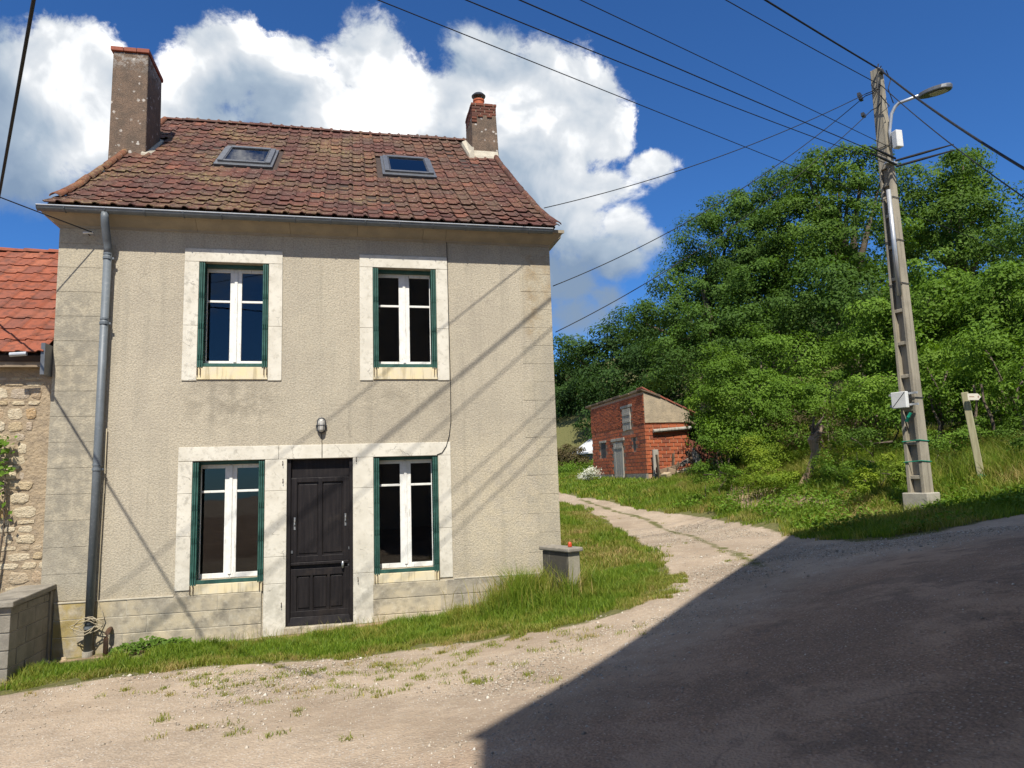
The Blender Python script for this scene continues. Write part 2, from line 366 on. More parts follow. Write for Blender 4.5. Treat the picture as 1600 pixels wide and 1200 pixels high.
def glass_mat(name, tint, refl=1.45):
    m = bpy.data.materials.new(name); m.use_nodes = True; t = m.node_tree; t.nodes.clear(); n = N(t)
    geo = n.new('ShaderNodeNewGeometry')
    bmp = n.bump(n.noise(geo.outputs['Position'], 3.0, 2, 0.5), 0.12, 0.004)
    fr = n.new('ShaderNodeFresnel'); fr.inputs[0].default_value = refl; n.l.new(bmp, fr.inputs['Normal'])
    gl = n.new('ShaderNodeBsdfGlossy'); gl.inputs['Roughness'].default_value = 0.015; n.l.new(bmp, gl.inputs['Normal'])
    tr = n.new('ShaderNodeBsdfTransparent'); tr.inputs[0].default_value = (*tint, 1)
    mx = n.new('ShaderNodeMixShader'); n.l.new(fr.outputs[0], mx.inputs[0]); n.l.new(tr.outputs[0], mx.inputs[1]); n.l.new(gl.outputs[0], mx.inputs[2])
    o = n.new('ShaderNodeOutputMaterial'); n.l.new(mx.outputs[0], o.inputs[0])
    return m
M['glass'] = glass_mat('old_window_glass', (0.55, 0.58, 0.6), 1.6)
M['roof_glass'] = glass_mat('roof_window_glass', (0.16, 0.20, 0.25), 1.8)
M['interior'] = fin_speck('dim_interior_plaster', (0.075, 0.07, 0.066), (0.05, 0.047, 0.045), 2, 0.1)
M['dark_metal'] = fin_speck('dark_metal', (0.05, 0.053, 0.058), (0.035, 0.037, 0.04), 8, 0.1, 0.002, 50, 0.45, 0, 0.5)
M['grey_metal'] = fin_speck('grey_aluminium', (0.17, 0.175, 0.18), (0.13, 0.135, 0.14), 8, 0.1, 0.002, 50, 0.4, 0, 0.5, 0.4)
M['rust'] = fin_speck('rusty_iron', (0.10, 0.055, 0.03), (0.06, 0.04, 0.03), 20, 0.4, 0.003, 60)
M['silver'] = fin_speck('galvanised_steel', (0.55, 0.56, 0.56), (0.46, 0.47, 0.47), 6, 0.1, 0.002, 40, 0.4, 0, 0.5, 0.5)
M['steel'] = fin_speck('brushed_handle_steel', (0.5, 0.5, 0.48), (0.4, 0.4, 0.38), 12, 0.1, 0.002, 60, 0.35, 0, 0.5, 0.8)
M['white_plastic'] = fin_speck('white_plastic', (0.72, 0.72, 0.68), (0.66, 0.66, 0.62), 6, 0.05, 0.001, 50, 0.45, 0, 0.4)
M['green_plastic'] = fin_speck('green_plastic', (0.01, 0.27, 0.16), (0.01, 0.22, 0.13), 9, 0.05, 0.001, 50, 0.45, 0, 0.4)
M['cable'] = fin_speck('black_cable', (0.012, 0.012, 0.013), (0.02, 0.02, 0.02), 9, 0.05, 0.001, 50, 0.6)
M['beige_cable'] = fin_speck('beige_cable', (0.40, 0.34, 0.23), (0.32, 0.27, 0.19), 9, 0.05, 0.001, 50, 0.6)
M['lamp_glass'] = fin_speck('frosted_lamp_glass', (0.42, 0.40, 0.36), (0.50, 0.48, 0.43), 15, 0.05, 0.001, 50, 0.25, 0, 0.5)
M['terracotta'] = fin_speck('terracotta', (0.47, 0.12, 0.045), (0.38, 0.10, 0.045), 9, 0.2, 0.003, 50, 0.6)
M['red_plastic'] = fin_speck('red_translucent_cap', (0.55, 0.07, 0.02), (0.47, 0.06, 0.02), 9, 0.02, 0.001, 30, 0.3, 0, 0.5)
def grey_wood(n, P, p):
    mp = n.new('ShaderNodeMapping'); mp.inputs['Scale'].default_value = (16, 16, 0.9); n.l.new(P, mp.inputs[0])
    st = n.noise(mp.outputs[0], 1.0, 6, 0.65)
    c = n.mix(n.ramp(st, 0.38, 0.66), (0.36, 0.34, 0.29), (0.23, 0.21, 0.175))
    return c, n.bump(st, 0.4, 0.005)
M['grey_wood'] = mat('silvered_old_planks', grey_wood, 0.88, 0.15)
def post_wood(n, P, p):
    mp = n.new('ShaderNodeMapping'); mp.inputs['Scale'].default_value = (28, 28, 1.5); n.l.new(P, mp.inputs[0])
    st = n.noise(mp.outputs[0], 1.0, 6, 0.65)
    c = n.mix(n.ramp(st, 0.36, 0.66), (0.40, 0.37, 0.23), (0.30, 0.27, 0.16))
    return c, n.bump(st, 0.3, 0.004)
M['post_wood'] = mat('pale_treated_post_wood', post_wood, 0.85, 0.15)
M['timber'] = fin_speck('broken_timber', (0.30, 0.215, 0.14), (0.20, 0.145, 0.10), 6, 0.5, 0.008, 30, 0.88, 0.45)
M['sign_white'] = fin_speck('cream_sign_paint', (0.78, 0.72, 0.58), (0.72, 0.66, 0.54), 9, 0.03, 0.001, 30, 0.5)
M['sign_ink'] = fin_speck('faded_brown_sign_ink', (0.42, 0.25, 0.18), (0.36, 0.22, 0.16), 30, 0.02)
def stone_f(n, P, p):
    r = n.math('FRACT', n.math('ADD', objrand(n), attr(n, 'rnd').outputs['Fac']))
    c = n.crgb(r, [(0, (0.50, 0.41, 0.27)), (0.3, (0.58, 0.50, 0.36)), (0.6, (0.46, 0.36, 0.22)), (0.85, (0.42, 0.35, 0.27)), (1, (0.44, 0.28, 0.12))])
    a = n.noise(P, 12, 6, 0.7)
    c = n.mix(n.ramp(a, 0.45, 0.72, 0, 0.55), c, (0.27, 0.21, 0.14))
    c = n.mix(n.ramp(n.noise(P, 25, 5), 0.58, 0.7, 0, 0.5), c, (0.64, 0.58, 0.47))
    return c, n.bump(n.math('ADD', a, n.math('MULTIPLY', n.noise(P, 45, 4), 0.6)), 1.0, 0.035)
M['stone'] = mat('rubble_limestone', stone_f, 0.93, 0.12)
M['rubble_mortar'] = fin_speck('earth_mortar', (0.42, 0.325, 0.21), (0.30, 0.235, 0.16), 7, 1.0, 0.03, 22)
M['fascia'] = fin_speck('eaves_board', (0.30, 0.23, 0.155), (0.22, 0.17, 0.12), 5, 0.3, 0.004, 40)
M['bark'] = fin_speck('bark', (0.16, 0.125, 0.09), (0.09, 0.07, 0.052), 7, 1.0, 0.04, 14)
M['dead_wood'] = fin_speck('split_dead_wood', (0.40, 0.27, 0.165), (0.19, 0.14, 0.10), 7, 0.8, 0.02, 22)
M['white_sheet'] = fin_speck('white_roof_sheet', (0.74, 0.74, 0.74), (0.68, 0.68, 0.68), 2, 0.05, 0.004, 10, 0.5)
M['grey_wall'] = fin_speck('grey_rendered_wall', (0.24, 0.245, 0.26), (0.19, 0.195, 0.21), 2, 0.2, 0.01, 20)
M['far_wall'] = fin_speck('grey_beige_barn_wall', (0.34, 0.30, 0.24), (0.26, 0.23, 0.185), 1.2, 0.5, 0.02, 14)

def leaf_mat(name, c1, c2, c3, trans=0.28):
    m = bpy.data.materials.new(name); m.use_nodes = True; t = m.node_tree; n = N(t); p = t.nodes['Principled BSDF']
    r = attr(n, 'rnd').outputs['Fac']
    c = n.crgb(r, [(0, c1), (0.5, c2), (1, c3)])
    geo = n.new('ShaderNodeNewGeometry')
    c = n.mix(n.ramp(n.noise(geo.outputs['Position'], 0.5, 3), 0.35, 0.65, 0, 0.45), c, tuple(x*0.75 for x in c1))
    n.put(p.inputs['Base Color'], c); p.inputs['Roughness'].default_value = 0.62; p.inputs['Specular IOR Level'].default_value = 0.14
    tr = n.new('ShaderNodeBsdfTranslucent'); n.put(tr.inputs[0], n.mix(1.0, c, (1.5, 1.6, 0.5), 'MULTIPLY'))
    mx = n.new('ShaderNodeMixShader'); mx.inputs[0].default_value = trans
    n.l.new(p.outputs[0], mx.inputs[1]); n.l.new(tr.outputs[0], mx.inputs[2])
    n.l.new(mx.outputs[0], t.nodes['Material Output'].inputs[0])
    return m
M['leaf_a'] = leaf_mat('robinia_leaf', (0.0508, 0.0971, 0.0167), (0.0699, 0.1348, 0.0209), (0.0993, 0.1726, 0.0272))
M['leaf_b'] = leaf_mat('ash_leaf', (0.064, 0.1167, 0.0158), (0.0907, 0.1611, 0.0212), (0.128, 0.2111, 0.0296))
M['leaf_c'] = leaf_mat('bright_hedge_leaf', (0.0783, 0.1454, 0.015), (0.1181, 0.2093, 0.0215), (0.1688, 0.2674, 0.0323))
M['leaf_d'] = leaf_mat('oak_leaf', (0.0337, 0.07, 0.0171), (0.0463, 0.0921, 0.02), (0.0632, 0.1181, 0.0247))
M['leaf_e'] = leaf_mat('yellow_green_leaf', (0.121, 0.1925, 0.0165), (0.176, 0.2475, 0.022), (0.231, 0.286, 0.0275))
M['leaf_dry'] = leaf_mat('dry_brush_leaf', (0.085, 0.075, 0.030), (0.12, 0.09, 0.045), (0.15, 0.13, 0.05))
def grass_mat(name, c1, c2, c3, dry):
    m = bpy.data.materials.new(name); m.use_nodes = True; t = m.node_tree; n = N(t); p = t.nodes['Principled BSDF']
    r = attr(n, 'rnd').outputs['Fac']
    c = n.crgb(r, [(0, c1), (0.6, c2), (1, c3)])
    geo = n.new('ShaderNodeNewGeometry')
    dm = n.ramp(n.noise(geo.outputs['Position'], 1.1, 4, 0.6), 0.46, 0.66)
    c = n.mix(n.math('MULTIPLY', dm, n.ramp(r, 0.1, 0.6)), c, dry)
    n.put(p.inputs['Base Color'], c); p.inputs['Roughness'].default_value = 0.55; p.inputs['Specular IOR Level'].default_value = 0.25
    tr = n.new('ShaderNodeBsdfTranslucent'); n.put(tr.inputs[0], n.mix(1.0, c, (1.4, 1.4, 0.6), 'MULTIPLY'))
    mx = n.new('ShaderNodeMixShader'); mx.inputs[0].default_value = 0.3
    n.l.new(p.outputs[0], mx.inputs[1]); n.l.new(tr.outputs[0], mx.inputs[2])
    n.l.new(mx.outputs[0], t.nodes['Material Output'].inputs[0])
    return m
M['grass'] = grass_mat('lush_grass', (0.085, 0.155, 0.012), (0.145, 0.225, 0.018), (0.235, 0.30, 0.032), (0.30, 0.27, 0.055))
M['grass_dry'] = grass_mat('yellowing_grass', (0.13, 0.185, 0.018), (0.21, 0.235, 0.03), (0.32, 0.28, 0.08), (0.40, 0.29, 0.12))
def ground_f(n, P, p):
    A = attr(n, 'mask'); s = n.new('ShaderNodeSeparateColor'); n.l.new(A.outputs['Color'], s.inputs[0])
    wob = n.math('MULTIPLY', n.math('SUBTRACT', n.noise(P, 2.6, 6, 0.68), 0.5), 0.85)
    ga = n.ramp(n.math('ADD', s.outputs[0], wob), 0.40, 0.60)          # grass soil
    aa = n.ramp(n.math('ADD', s.outputs[1], n.math('MULTIPLY', wob, 1.1)), 0.22, 0.85)   # asphalt
    so = n.ramp(n.math('ADD', s.outputs[2], n.math('MULTIPLY', wob, 0.8)), 0.4, 0.65)    # bare earth
    g1 = n.noise(P, 1.1, 5, 0.62); g2 = n.noise(P, 38, 5, 0.72); g3 = n.noise(P, 9, 5, 0.66)
    vs = n.new('ShaderNodeTexVoronoi'); n.l.new(P, vs.inputs['Vector']); vs.inputs['Scale'].default_value = 46
    peb = vs.outputs['Distance']; pc = n.new('ShaderNodeSeparateColor'); n.l.new(vs.outputs['Color'], pc.inputs[0])
    gravel = n.mix(n.ramp(g1, 0.36, 0.64), (0.415, 0.325, 0.235), (0.33, 0.26, 0.19))
    gravel = n.mix(n.ramp(g3, 0.42, 0.68, 0, 0.55), gravel, (0.47, 0.375, 0.27))
    gravel = n.mix(n.math('MULTIPLY', n.ramp(pc.outputs[0], 0.55, 0.95, 0, 0.8), n.ramp(peb, 0.5, 0.25)), gravel, (0.54, 0.50, 0.43))
    gravel = n.mix(n.math('MULTIPLY', n.ramp(pc.outputs[1], 0.72, 0.98, 0, 0.8), n.ramp(peb, 0.5, 0.2)), gravel, (0.21, 0.18, 0.14))
    asp = n.mix(n.ramp(g1, 0.35, 0.66), (0.33, 0.222, 0.148), (0.26, 0.18, 0.124))
    asp = n.mix(n.ramp(g2, 0.40, 0.62, 0.6, 0), asp, (0.15, 0.11, 0.08))
    asp = n.mix(n.math('MULTIPLY', n.ramp(pc.outputs[0], 0.60, 0.95, 0, 0.9), n.ramp(peb, 0.45, 0.2)), asp, (0.42, 0.36, 0.29))
    asp = n.mix(n.ramp(n.noise(P, 0.75, 6, 0.75), 0.46, 0.64, 0, 0.8), asp, (0.40, 0.285, 0.195))
    asp = n.mix(n.ramp(n.noise(n.vm('ADD', P, (9.0, 4.0, 0)), 0.8, 5, 0.75), 0.56, 0.62, 0, 0.5), asp, (0.16, 0.118, 0.088))
    vv = n.voro(n.vm('ADD', P, n.vm('SCALE', w_noise3(n, P, 3), scale=0.35)), 0.5, 'DISTANCE_TO_EDGE')
    cr = n.math('MULTIPLY', n.ramp(vv, 0.012, 0.0), n.ramp(n.noise(P, 0.7, 2), 0.5, 0.58))
    asp = n.mix(n.math('MULTIPLY', cr, 0.35), asp, (0.11, 0.085, 0.07))
    soil = n.mix(n.ramp(g3, 0.38, 0.66), (0.145, 0.135, 0.052), (0.095, 0.10, 0.036))
    earth = n.mix(n.ramp(g3, 0.36, 0.66), (0.37, 0.265, 0.175), (0.29, 0.205, 0.13))
    rut = n.ramp(n.noise(n.vm('MULTIPLY', P, (1.0, 1.0, 0.2)), 0.45, 5, 0.7), 0.42, 0.62)
    gravel = n.mix(n.math('MULTIPLY', rut, 0.5), gravel, (0.25, 0.188, 0.13))
    c = n.mix(aa, gravel, asp)
    c = n.mix(ga, c, soil); c = n.mix(so, c, earth)
    h = n.math('ADD', n.math('MULTIPLY', g2, 0.7), n.math('MULTIPLY', n.math('SUBTRACT', 0.6, peb), 0.7))
    h = n.math('ADD', h, n.math('MULTIPLY', g3, 1.3))
    n.put(p.inputs['Roughness'], 0.93)
    return c, n.bump(h, 0.8, 0.016)
M['ground'] = mat('gravel_asphalt_and_soil', ground_f, 0.93, 0.12)
def pebble_f(n, P, p):
    r = attr(n, 'rnd').outputs['Fac']
    return n.crgb(r, [(0, (0.21, 0.175, 0.135)), (0.4, (0.35, 0.295, 0.225)), (0.8, (0.46, 0.405, 0.325)), (1, (0.58, 0.54, 0.46))]), None
M['pebble'] = mat('limestone_chippings', pebble_f, 0.9, 0.15)

# ------------------------------------------------------------------ mesh helpers
class MB:
    def __init__(s): s.v = []; s.f = []
    def add(s, verts, faces):
        o = len(s.v); s.v += [tuple(map(float, v)) for v in verts]; s.f += [tuple(i+o for i in f) for f in faces]; return s
    def box(s, x0, x1, y0, y1, z0, z1):
        return s.hexa([(x0,y0,z0),(x1,y0,z0),(x1,y1,z0),(x0,y1,z0),(x0,y0,z1),(x1,y0,z1),(x1,y1,z1),(x0,y1,z1)])
    def hexa(s, p):
        return s.add(p, [(0,3,2,1),(4,5,6,7),(0,1,5,4),(1,2,6,5),(2,3,7,6),(3,0,4,7)])
    def obox(s, c, half, rot):
        """oriented box"""
        c = Vector(c); pts = []
        for z in (-1, 1):
            for (x, y) in ((-1,-1),(1,-1),(1,1),(-1,1)):
                pts.append(c + rot @ Vector((x*half[0], y*half[1], z*half[2])))
        return s.hexa(pts)
    def prism(s, prof, axis, a, b):
        """profile points (p, q) extruded along axis 'x', 'y' or 'z' from a to b"""
        k = len(prof)
        def P(t, pq):
            return {'x': (t, pq[0], pq[1]), 'y': (pq[0], t, pq[1]), 'z': (pq[0], pq[1], t)}[axis]
        vs = [P(a, q) for q in prof] + [P(b, q) for q in prof]
        fs = [(i, (i+1) % k, k+(i+1) % k, k+i) for i in range(k)] + [tuple(range(k-1, -1, -1)), tuple(range(k, 2*k))]
        return s.add(vs, fs)
    def tube(s, path, rad, n=8, cap=True):
        path = [Vector(p) for p in path]; L = len(path)
        rad = [rad]*L if isinstance(rad, (int, float)) else rad
        vs = []; up = Vector((0.13, 0.31, 0.94))
        for i, p in enumerate(path):
            t = (path[min(i+1, L-1)] - path[max(i-1, 0)]).normalized()
            a = t.cross(up)
            if a.length < 0.2: a = t.cross(Vector((1, 0, 0.1)))
            a.normalize(); b = t.cross(a)
            for k in range(n):
                w_ = 2*math.pi*k/n
                vs.append(p + (a*math.cos(w_) + b*math.sin(w_))*rad[i])
        fs = [(i*n+k, i*n+(k+1) % n, (i+1)*n+(k+1) % n, (i+1)*n+k) for i in range(L-1) for k in range(n)]
        if cap: fs += [tuple(range(n-1, -1, -1)), tuple((L-1)*n+k for k in range(n))]
        return s.add(vs, fs)
    def lathe(s, prof, c, n=20):
        """(radius, z) profile turned round a vertical axis through c"""
        vs = []
        for r_, z in prof:
            for k in range(n):
                a = 2*math.pi*k/n; vs.append((c[0]+r_*math.cos(a), c[1]+r_*math.sin(a), c[2]+z))
        fs = [(i*n+k, i*n+(k+1) % n, (i+1)*n+(k+1) % n, (i+1)*n+k) for i in range(len(prof)-1) for k in range(n)]
        fs += [tuple(range(n-1, -1, -1)), tuple((len(prof)-1)*n+k for k in range(n))]
        return s.add(vs, fs)
    def mesh(s, name, material):
        me = bpy.data.meshes.new(name); me.from_pydata(s.v, [], s.f); me.validate(); me.update()
        if material: me.materials.append(M[material] if isinstance(material, str) else material)
        return me
    def build(s, name, material, parent=None, bevel=0.0, smooth=False):
        o = bpy.data.objects.new(name, s.mesh(name, material)); COL.objects.link(o)
        if parent is not None: o.parent = parent
        if smooth:
            for p in o.data.polygons: p.use_smooth = True
        if bevel:
            b = o.modifiers.new('bevel', 'BEVEL'); b.width = bevel; b.segments = 2; b.limit_method = 'ANGLE'; b.angle_limit = R(40)
        return o
def tag(o, label=None, cat=None, group=None, kind=None):
    if label: o['label'] = label
    if cat: o['category'] = cat
    if group: o['group'] = group
    if kind: o['kind'] = kind
    return o
def empty(name, loc=(0, 0, 0), label=None, cat=None, group=None):
    o = bpy.data.objects.new(name, None); COL.objects.link(o); o.location = loc; o.empty_display_size = 0.2
    return tag(o, label, cat, group)
def link(name, me, parent=None, loc=None, rot=None, scale=None):
    o = bpy.data.objects.new(name, me); COL.objects.link(o)
    if parent is not None: o.parent = parent
    if loc is not None: o.location = loc
    if rot is not None: o.rotation_euler = rot
    if scale is not None: o.scale = scale
    return o
def raw_mesh(name, V, Fq, material, rnd=None, cols=None, parent=None, smooth=False, n_side=4):
    """fast mesh from numpy arrays of vertices and same-sided faces; rnd is one value per face"""
    me = bpy.data.meshes.new(name); V = np.asarray(V, np.float32); Fq = np.asarray(Fq, np.int32)
    me.vertices.add(len(V)); me.vertices.foreach_set('co', V.ravel())
    nf = len(Fq); k = Fq.shape[1]
    me.loops.add(nf*k); me.loops.foreach_set('vertex_index', Fq.ravel())
    me.polygons.add(nf); me.polygons.foreach_set('loop_start', np.arange(0, nf*k, k, dtype=np.int32))
    me.polygons.foreach_set('loop_total', np.full(nf, k, np.int32))
    if smooth: me.polygons.foreach_set('use_smooth', np.ones(nf, bool))
    me.update(calc_edges=True)
    if rnd is not None:
        a = me.attributes.new('rnd', 'FLOAT', 'FACE'); a.data.foreach_set('value', np.asarray(rnd, np.float32))
    if cols is not None:
        a = me.attributes.new('mask', 'FLOAT_COLOR', 'POINT'); a.data.foreach_set('color', np.asarray(cols, np.float32).ravel())
    me.materials.append(M[material])
    o = bpy.data.objects.new(name, me); COL.objects.link(o)
    if parent is not None: o.parent = parent
    return o
def shade_smooth(me):
    for p in me.polygons: p.use_smooth = True

# ------------------------------------------------------------------ terrain
TP = np.array([(-3.2,-.2,-.19),(-2.5,-.1,-.15),(0,-.2,-.10),(1.2,-.2,-.03),(3.1,-.2,.10),(4.3,-.2,.27),(4.3,1.5,.42),
  (-6,-.3,-.3),(-6,-3,-.35),(-9,-6,-.6),(-3.1,-1.2,-.22),(-1.5,-5,.08),(.34,-5.9,.21),(1.85,-6.8,.37),(3.0,-7.6,.52),(3.75,-8.4,.68),
  (-2.7,-2.2,-.14),(-.8,-2.3,-.07),(1.3,-2.4,.0),(3.2,-2.3,.18),(4.2,-1.9,.30),(5.75,-.6,.45),(4.8,-7.45,.86),(6.1,-6.3,1.0),(8.4,-4.3,1.14),(11.8,-1.2,1.25),
  (8.8,.8,.72),(9.3,-1.2,.93),(10.6,-.3,1.04),(11.7,.8,1.13),(8.9,10.2,.86),(8.94,15,1.18),(9.5,5.5,.72),(4.4,-5.4,.56),(.96,-11,.42),(-4,-12,.1),(6,-14,.8),(14,-8,1.4),
  (12.0,14.7,1.70),(12.1,21,1.85),(14,14.7,1.95),(13.5,7.07,1.78),(13.15,.82,1.62),(15.5,0,1.9),(11.2,4.0,1.25),(12.5,10.5,1.6),(16.5,4.5,2.3),(17,10,2.7),(20,18,4.3),
  (5.2,5,.55),(5.5,10,.85),(5.0,16,1.1),(-3,8,0),(3,12,.6),(15,32,2.7),(9,30,2.3),(24,6,3.8),(30,20,7.5),(25,34,8.5),(40,40,14),(10,62,8),(-20,30,0),(-25,-10,-1),(0,-40,0),(40,-20,2.5),(60,10,12),(-40,60,1),(60,70,24),(-60,-50,-1),(60,-60,1)], float)
def _tps(r2): return np.where(r2 > 1e-9, 0.5*r2*np.log(np.maximum(r2, 1e-9)), 0)
def _fit():
    n = len(TP); d = ((TP[:, None, :2]-TP[None, :, :2])**2).sum(-1)
    K = _tps(d) + np.eye(n)*0.02; Pm = np.c_[np.ones(n), TP[:, :2]]
    A = np.zeros((n+3, n+3)); A[:n, :n] = K; A[:n, n:] = Pm; A[n:, :n] = Pm.T
    return np.linalg.solve(A, np.r_[TP[:, 2], 0, 0, 0])
_TW = _fit()
def terrain(x, y):
    x = np.asarray(x, float); y = np.asarray(y, float); sh = x.shape
    xc = np.clip(x.ravel(), -60, 62); yc = np.clip(y.ravel(), -60, 72)
    out = np.empty(len(xc))
    for i in range(0, len(xc), 20000):
        a = xc[i:i+20000]; b = yc[i:i+20000]
        d = (a[:, None]-TP[None, :, 0])**2 + (b[:, None]-TP[None, :, 1])**2
        out[i:i+20000] = _tps(d) @ _TW[:-3] + _TW[-3] + _TW[-2]*a + _TW[-1]*b
    return out.reshape(sh)
def gz(x, y): return float(terrain(np.array([x]), np.array([y]))[0])
def on_ground(px, py):
    d = ray(px, py); t = np.linspace(2, 60, 1500)
    X = CAM[None] + d[None]*t[:, None]; dz = X[:, 2] - terrain(X[:, 0], X[:, 1])
    i = np.argmax(dz < 0); i = i if dz[i] < 0 else len(t)-1
    return X[i]
def inpoly(x, y, poly):
    x = np.asarray(x); y = np.asarray(y); c = np.zeros(x.shape, bool); n = len(poly)
    for i in range(n):
        x0, y0 = poly[i]; x1, y1 = poly[(i+1) % n]
        if y0 == y1: continue
        c ^= ((y0 > y) != (y1 > y)) & (x < (x1-x0)*(y-y0)/(y1-y0)+x0)
    return c
def seg_dist(x, y, pts):
    d = np.full(np.shape(x), 1e9)
    for (x0, y0), (x1, y1) in zip(pts[:-1], pts[1:]):
        L = (x1-x0)**2+(y1-y0)**2
        t = np.clip(((x-x0)*(x1-x0)+(y-y0)*(y1-y0))/L, 0, 1)
        d = np.minimum(d, np.hypot(x-x0-t*(x1-x0), y-y0-t*(y1-y0)))
    return d
def sdist(x, y, poly):
    d = seg_dist(x, y, list(poly)+[poly[0]]); return np.where(inpoly(x, y, poly), d, -d)
def gpts(pp): return [tuple(on_ground(*p)[:2]) for p in pp]
# grassy edge in front of the house, round its corner and up beside the track
EDGE1 = gpts([(0,1090),(150,1064),(330,1042),(450,1036),(560,1026),(700,1008),(800,995),(900,978),(985,955),(1040,926),(1052,900),(1030,870),(990,842),(950,816),(915,796)])
VERGE = [(-8, -2.2)] + EDGE1 + [(8.0, 14.5), (7.5, 24), (4.0, 30), (-8, 30)]
EDGE2 = gpts([(893,775),(930,781),(970,788),(1010,797),(1100,808),(1190,826),(1260,841),(1340,847),(1400,842),(1470,832),(1530,818),(1600,803)])
BANK = EDGE2 + [(16, -4.2), (24, -10), (75, -12), (75, 75), (9, 75), (9.3, 24)]
STRIP = gpts([(905,781),(950,795),(1010,812),(1080,838),(1150,865),(1195,885)])
ASPH = gpts([(620,1200),(760,1145),(880,1085),(1000,1020),(1120,965),(1230,912),(1340,873),(1470,850),(1600,828)])
ASPHALT = ASPH + [(20, -7.5), (45, -20), (45, -60), (-60, -60), (-60, -16), (-8, -9.5), (-1, -8.0)]
EARTH = gpts([(1120,772),(1180,752),(1240,765),(1330,790),(1300,800),(1210,798),(1130,792)])
def masks(x, y):
    gr = np.maximum(sdist(x, y, VERGE), sdist(x, y, BANK))
    g = np.clip(gr/0.5+0.5, 0, 1)
    st = np.clip(0.62-seg_dist(x, y, STRIP)/0.55, 0, 1); g = np.maximum(g, st)
    a = np.clip((sdist(x, y, ASPHALT)-.25)/2.2+0.5, 0, 1)
    e = np.clip(sdist(x, y, EARTH)/0.6+0.5, 0, 1)
    foot = np.clip(0.75-np.abs(y+0.16)/0.35, 0, 1)*((x > -3.1) & (x < 4.2))
    return g, a, np.maximum(e, foot)
def axis(segs):
    out = []
    for a, b, s in segs: out += list(np.arange(a, b-1e-6, s))
    return np.array(out+[segs[-1][1]])
gx = axis([(-150,-60,15),(-60,-12,3),(-12,-5,.4),(-5,14,.11),(14,20,.3),(20,40,1.2),(40,150,10)])
gy = axis([(-150,-60,15),(-60,-14,3),(-14,-9,.35),(-9,4,.11),(4,22,.22),(22,40,.8),(40,70,3),(70,250,20)])
GX, GY = np.meshgrid(gx, gy); GZ = terrain(GX, GY)
def vnoise(x, y, s, seed):
    """cheap value noise"""
    r_ = np.random.default_rng(seed).random((64, 64)); u = x/s; v = y/s
    i = np.floor(u).astype(int); j = np.floor(v).astype(int); fu = u-i; fv = v-j
    fu = fu*fu*(3-2*fu); fv = fv*fv*(3-2*fv)
    g_ = lambda a, b: r_[a % 64, b % 64]
    return (g_(i,j)*(1-fu)+g_(i+1,j)*fu)*(1-fv)+(g_(i,j+1)*(1-fu)+g_(i+1,j+1)*fu)*fv
mg, ma, me_ = masks(GX, GY)
rough = (vnoise(GX, GY, .9, 1)-.5)*.05 + (vnoise(GX, GY, .3, 2)-.5)*.028
GZ = GZ + rough*(0.35+0.65*mg)*(1-.75*ma) - 0.02*np.clip(mg*2-1, 0, 1)*0
GZ = GZ + 0.05*np.clip((vnoise(GX, GY, 1.6, 5)-.45)*2, 0, 1)*mg*(GX > 9)
nx = len(gx); ny = len(gy)
V = np.c_[GX.ravel(), GY.ravel(), GZ.ravel()]
I, J = np.meshgrid(np.arange(nx-1), np.arange(ny-1)); q = (J*nx+I).ravel()
FQ = np.c_[q, q+1, q+1+nx, q+nx]
fm = lambda A: A.ravel()[FQ].mean(1)
fg, fa = fm(mg), fm(ma)
sel_g = fg >= 0.5; sel_a = (~sel_g) & (fa >= 0.5); sel_t = ~(sel_g | sel_a)
COLS = np.c_[mg.ravel(), ma.ravel(), me_.ravel(), np.ones(mg.size)]
for nm, sel in (('ground', sel_g), ('road', sel_a), ('gravel_track', sel_t)):
    fq = FQ[sel]; used, inv = np.unique(fq, return_inverse=True)
    o = raw_mesh(nm, V[used], inv.reshape(fq.shape), 'ground', None, COLS[used], smooth=True); tag(o, kind='structure')

# ------------------------------------------------------------------ the house
XL, XR = -3.18, 4.165
house = empty('house', (0, 0, 0), 'two storey beige roughcast house with green shutters and a mossy tiled roof', 'house')
OPEN = [(-1.281, -.291, 3.79, 5.385), (1.263, 2.256, 3.79, 5.385), (-1.301, -.311, .674, 2.409), (0.0, .95, 0.0, 2.404), (1.256, 2.237, .674, 2.409)]
DEP = 10.9
def facade():
    xs = sorted({XL, XR, *[o[0] for o in OPEN], *[o[1] for o in OPEN]}); zs = sorted({-.5, 5.9, *[o[2] for o in OPEN], *[o[3] for o in OPEN]})
    mb = MB()
    for a, b in zip(xs[:-1], xs[1:]):
        for c_, d in zip(zs[:-1], zs[1:]):
            if any(o[0] <= a and b <= o[1] and o[2] <= c_ and d <= o[3] for o in OPEN): continue
            mb.add([(a,0,c_),(b,0,c_),(b,0,d),(a,0,d)], [(0,1,2,3)])
    for (a, b, c_, d) in OPEN:
        t = .30
        mb.add([(a,0,c_),(a,0,d),(a,t,d),(a,t,c_)], [(0,1,2,3)]); mb.add([(b,0,c_),(b,t,c_),(b,t,d),(b,0,d)], [(0,1,2,3)])
        mb.add([(a,0,d),(b,0,d),(b,t,d),(a,t,d)], [(0,1,2,3)]); mb.add([(a,0,c_),(a,t,c_),(b,t,c_),(b,0,c_)], [(0,1,2,3)])
    # gables and back wall follow the roof slope
    for x in (XL, XR):
        mb.add([(x,0,-.5),(x,DEP,-.5),(x,DEP,5.9),(x,DEP/2+.25,10.3),(x,0,5.9)], [(0,1,2,3,4)])
    mb.add([(XL,DEP,-.5),(XR,DEP,-.5),(XR,DEP,5.9),(XL,DEP,5.9)], [(0,1,2,3)])
    return mb
facade().build('wall', 'render', house)
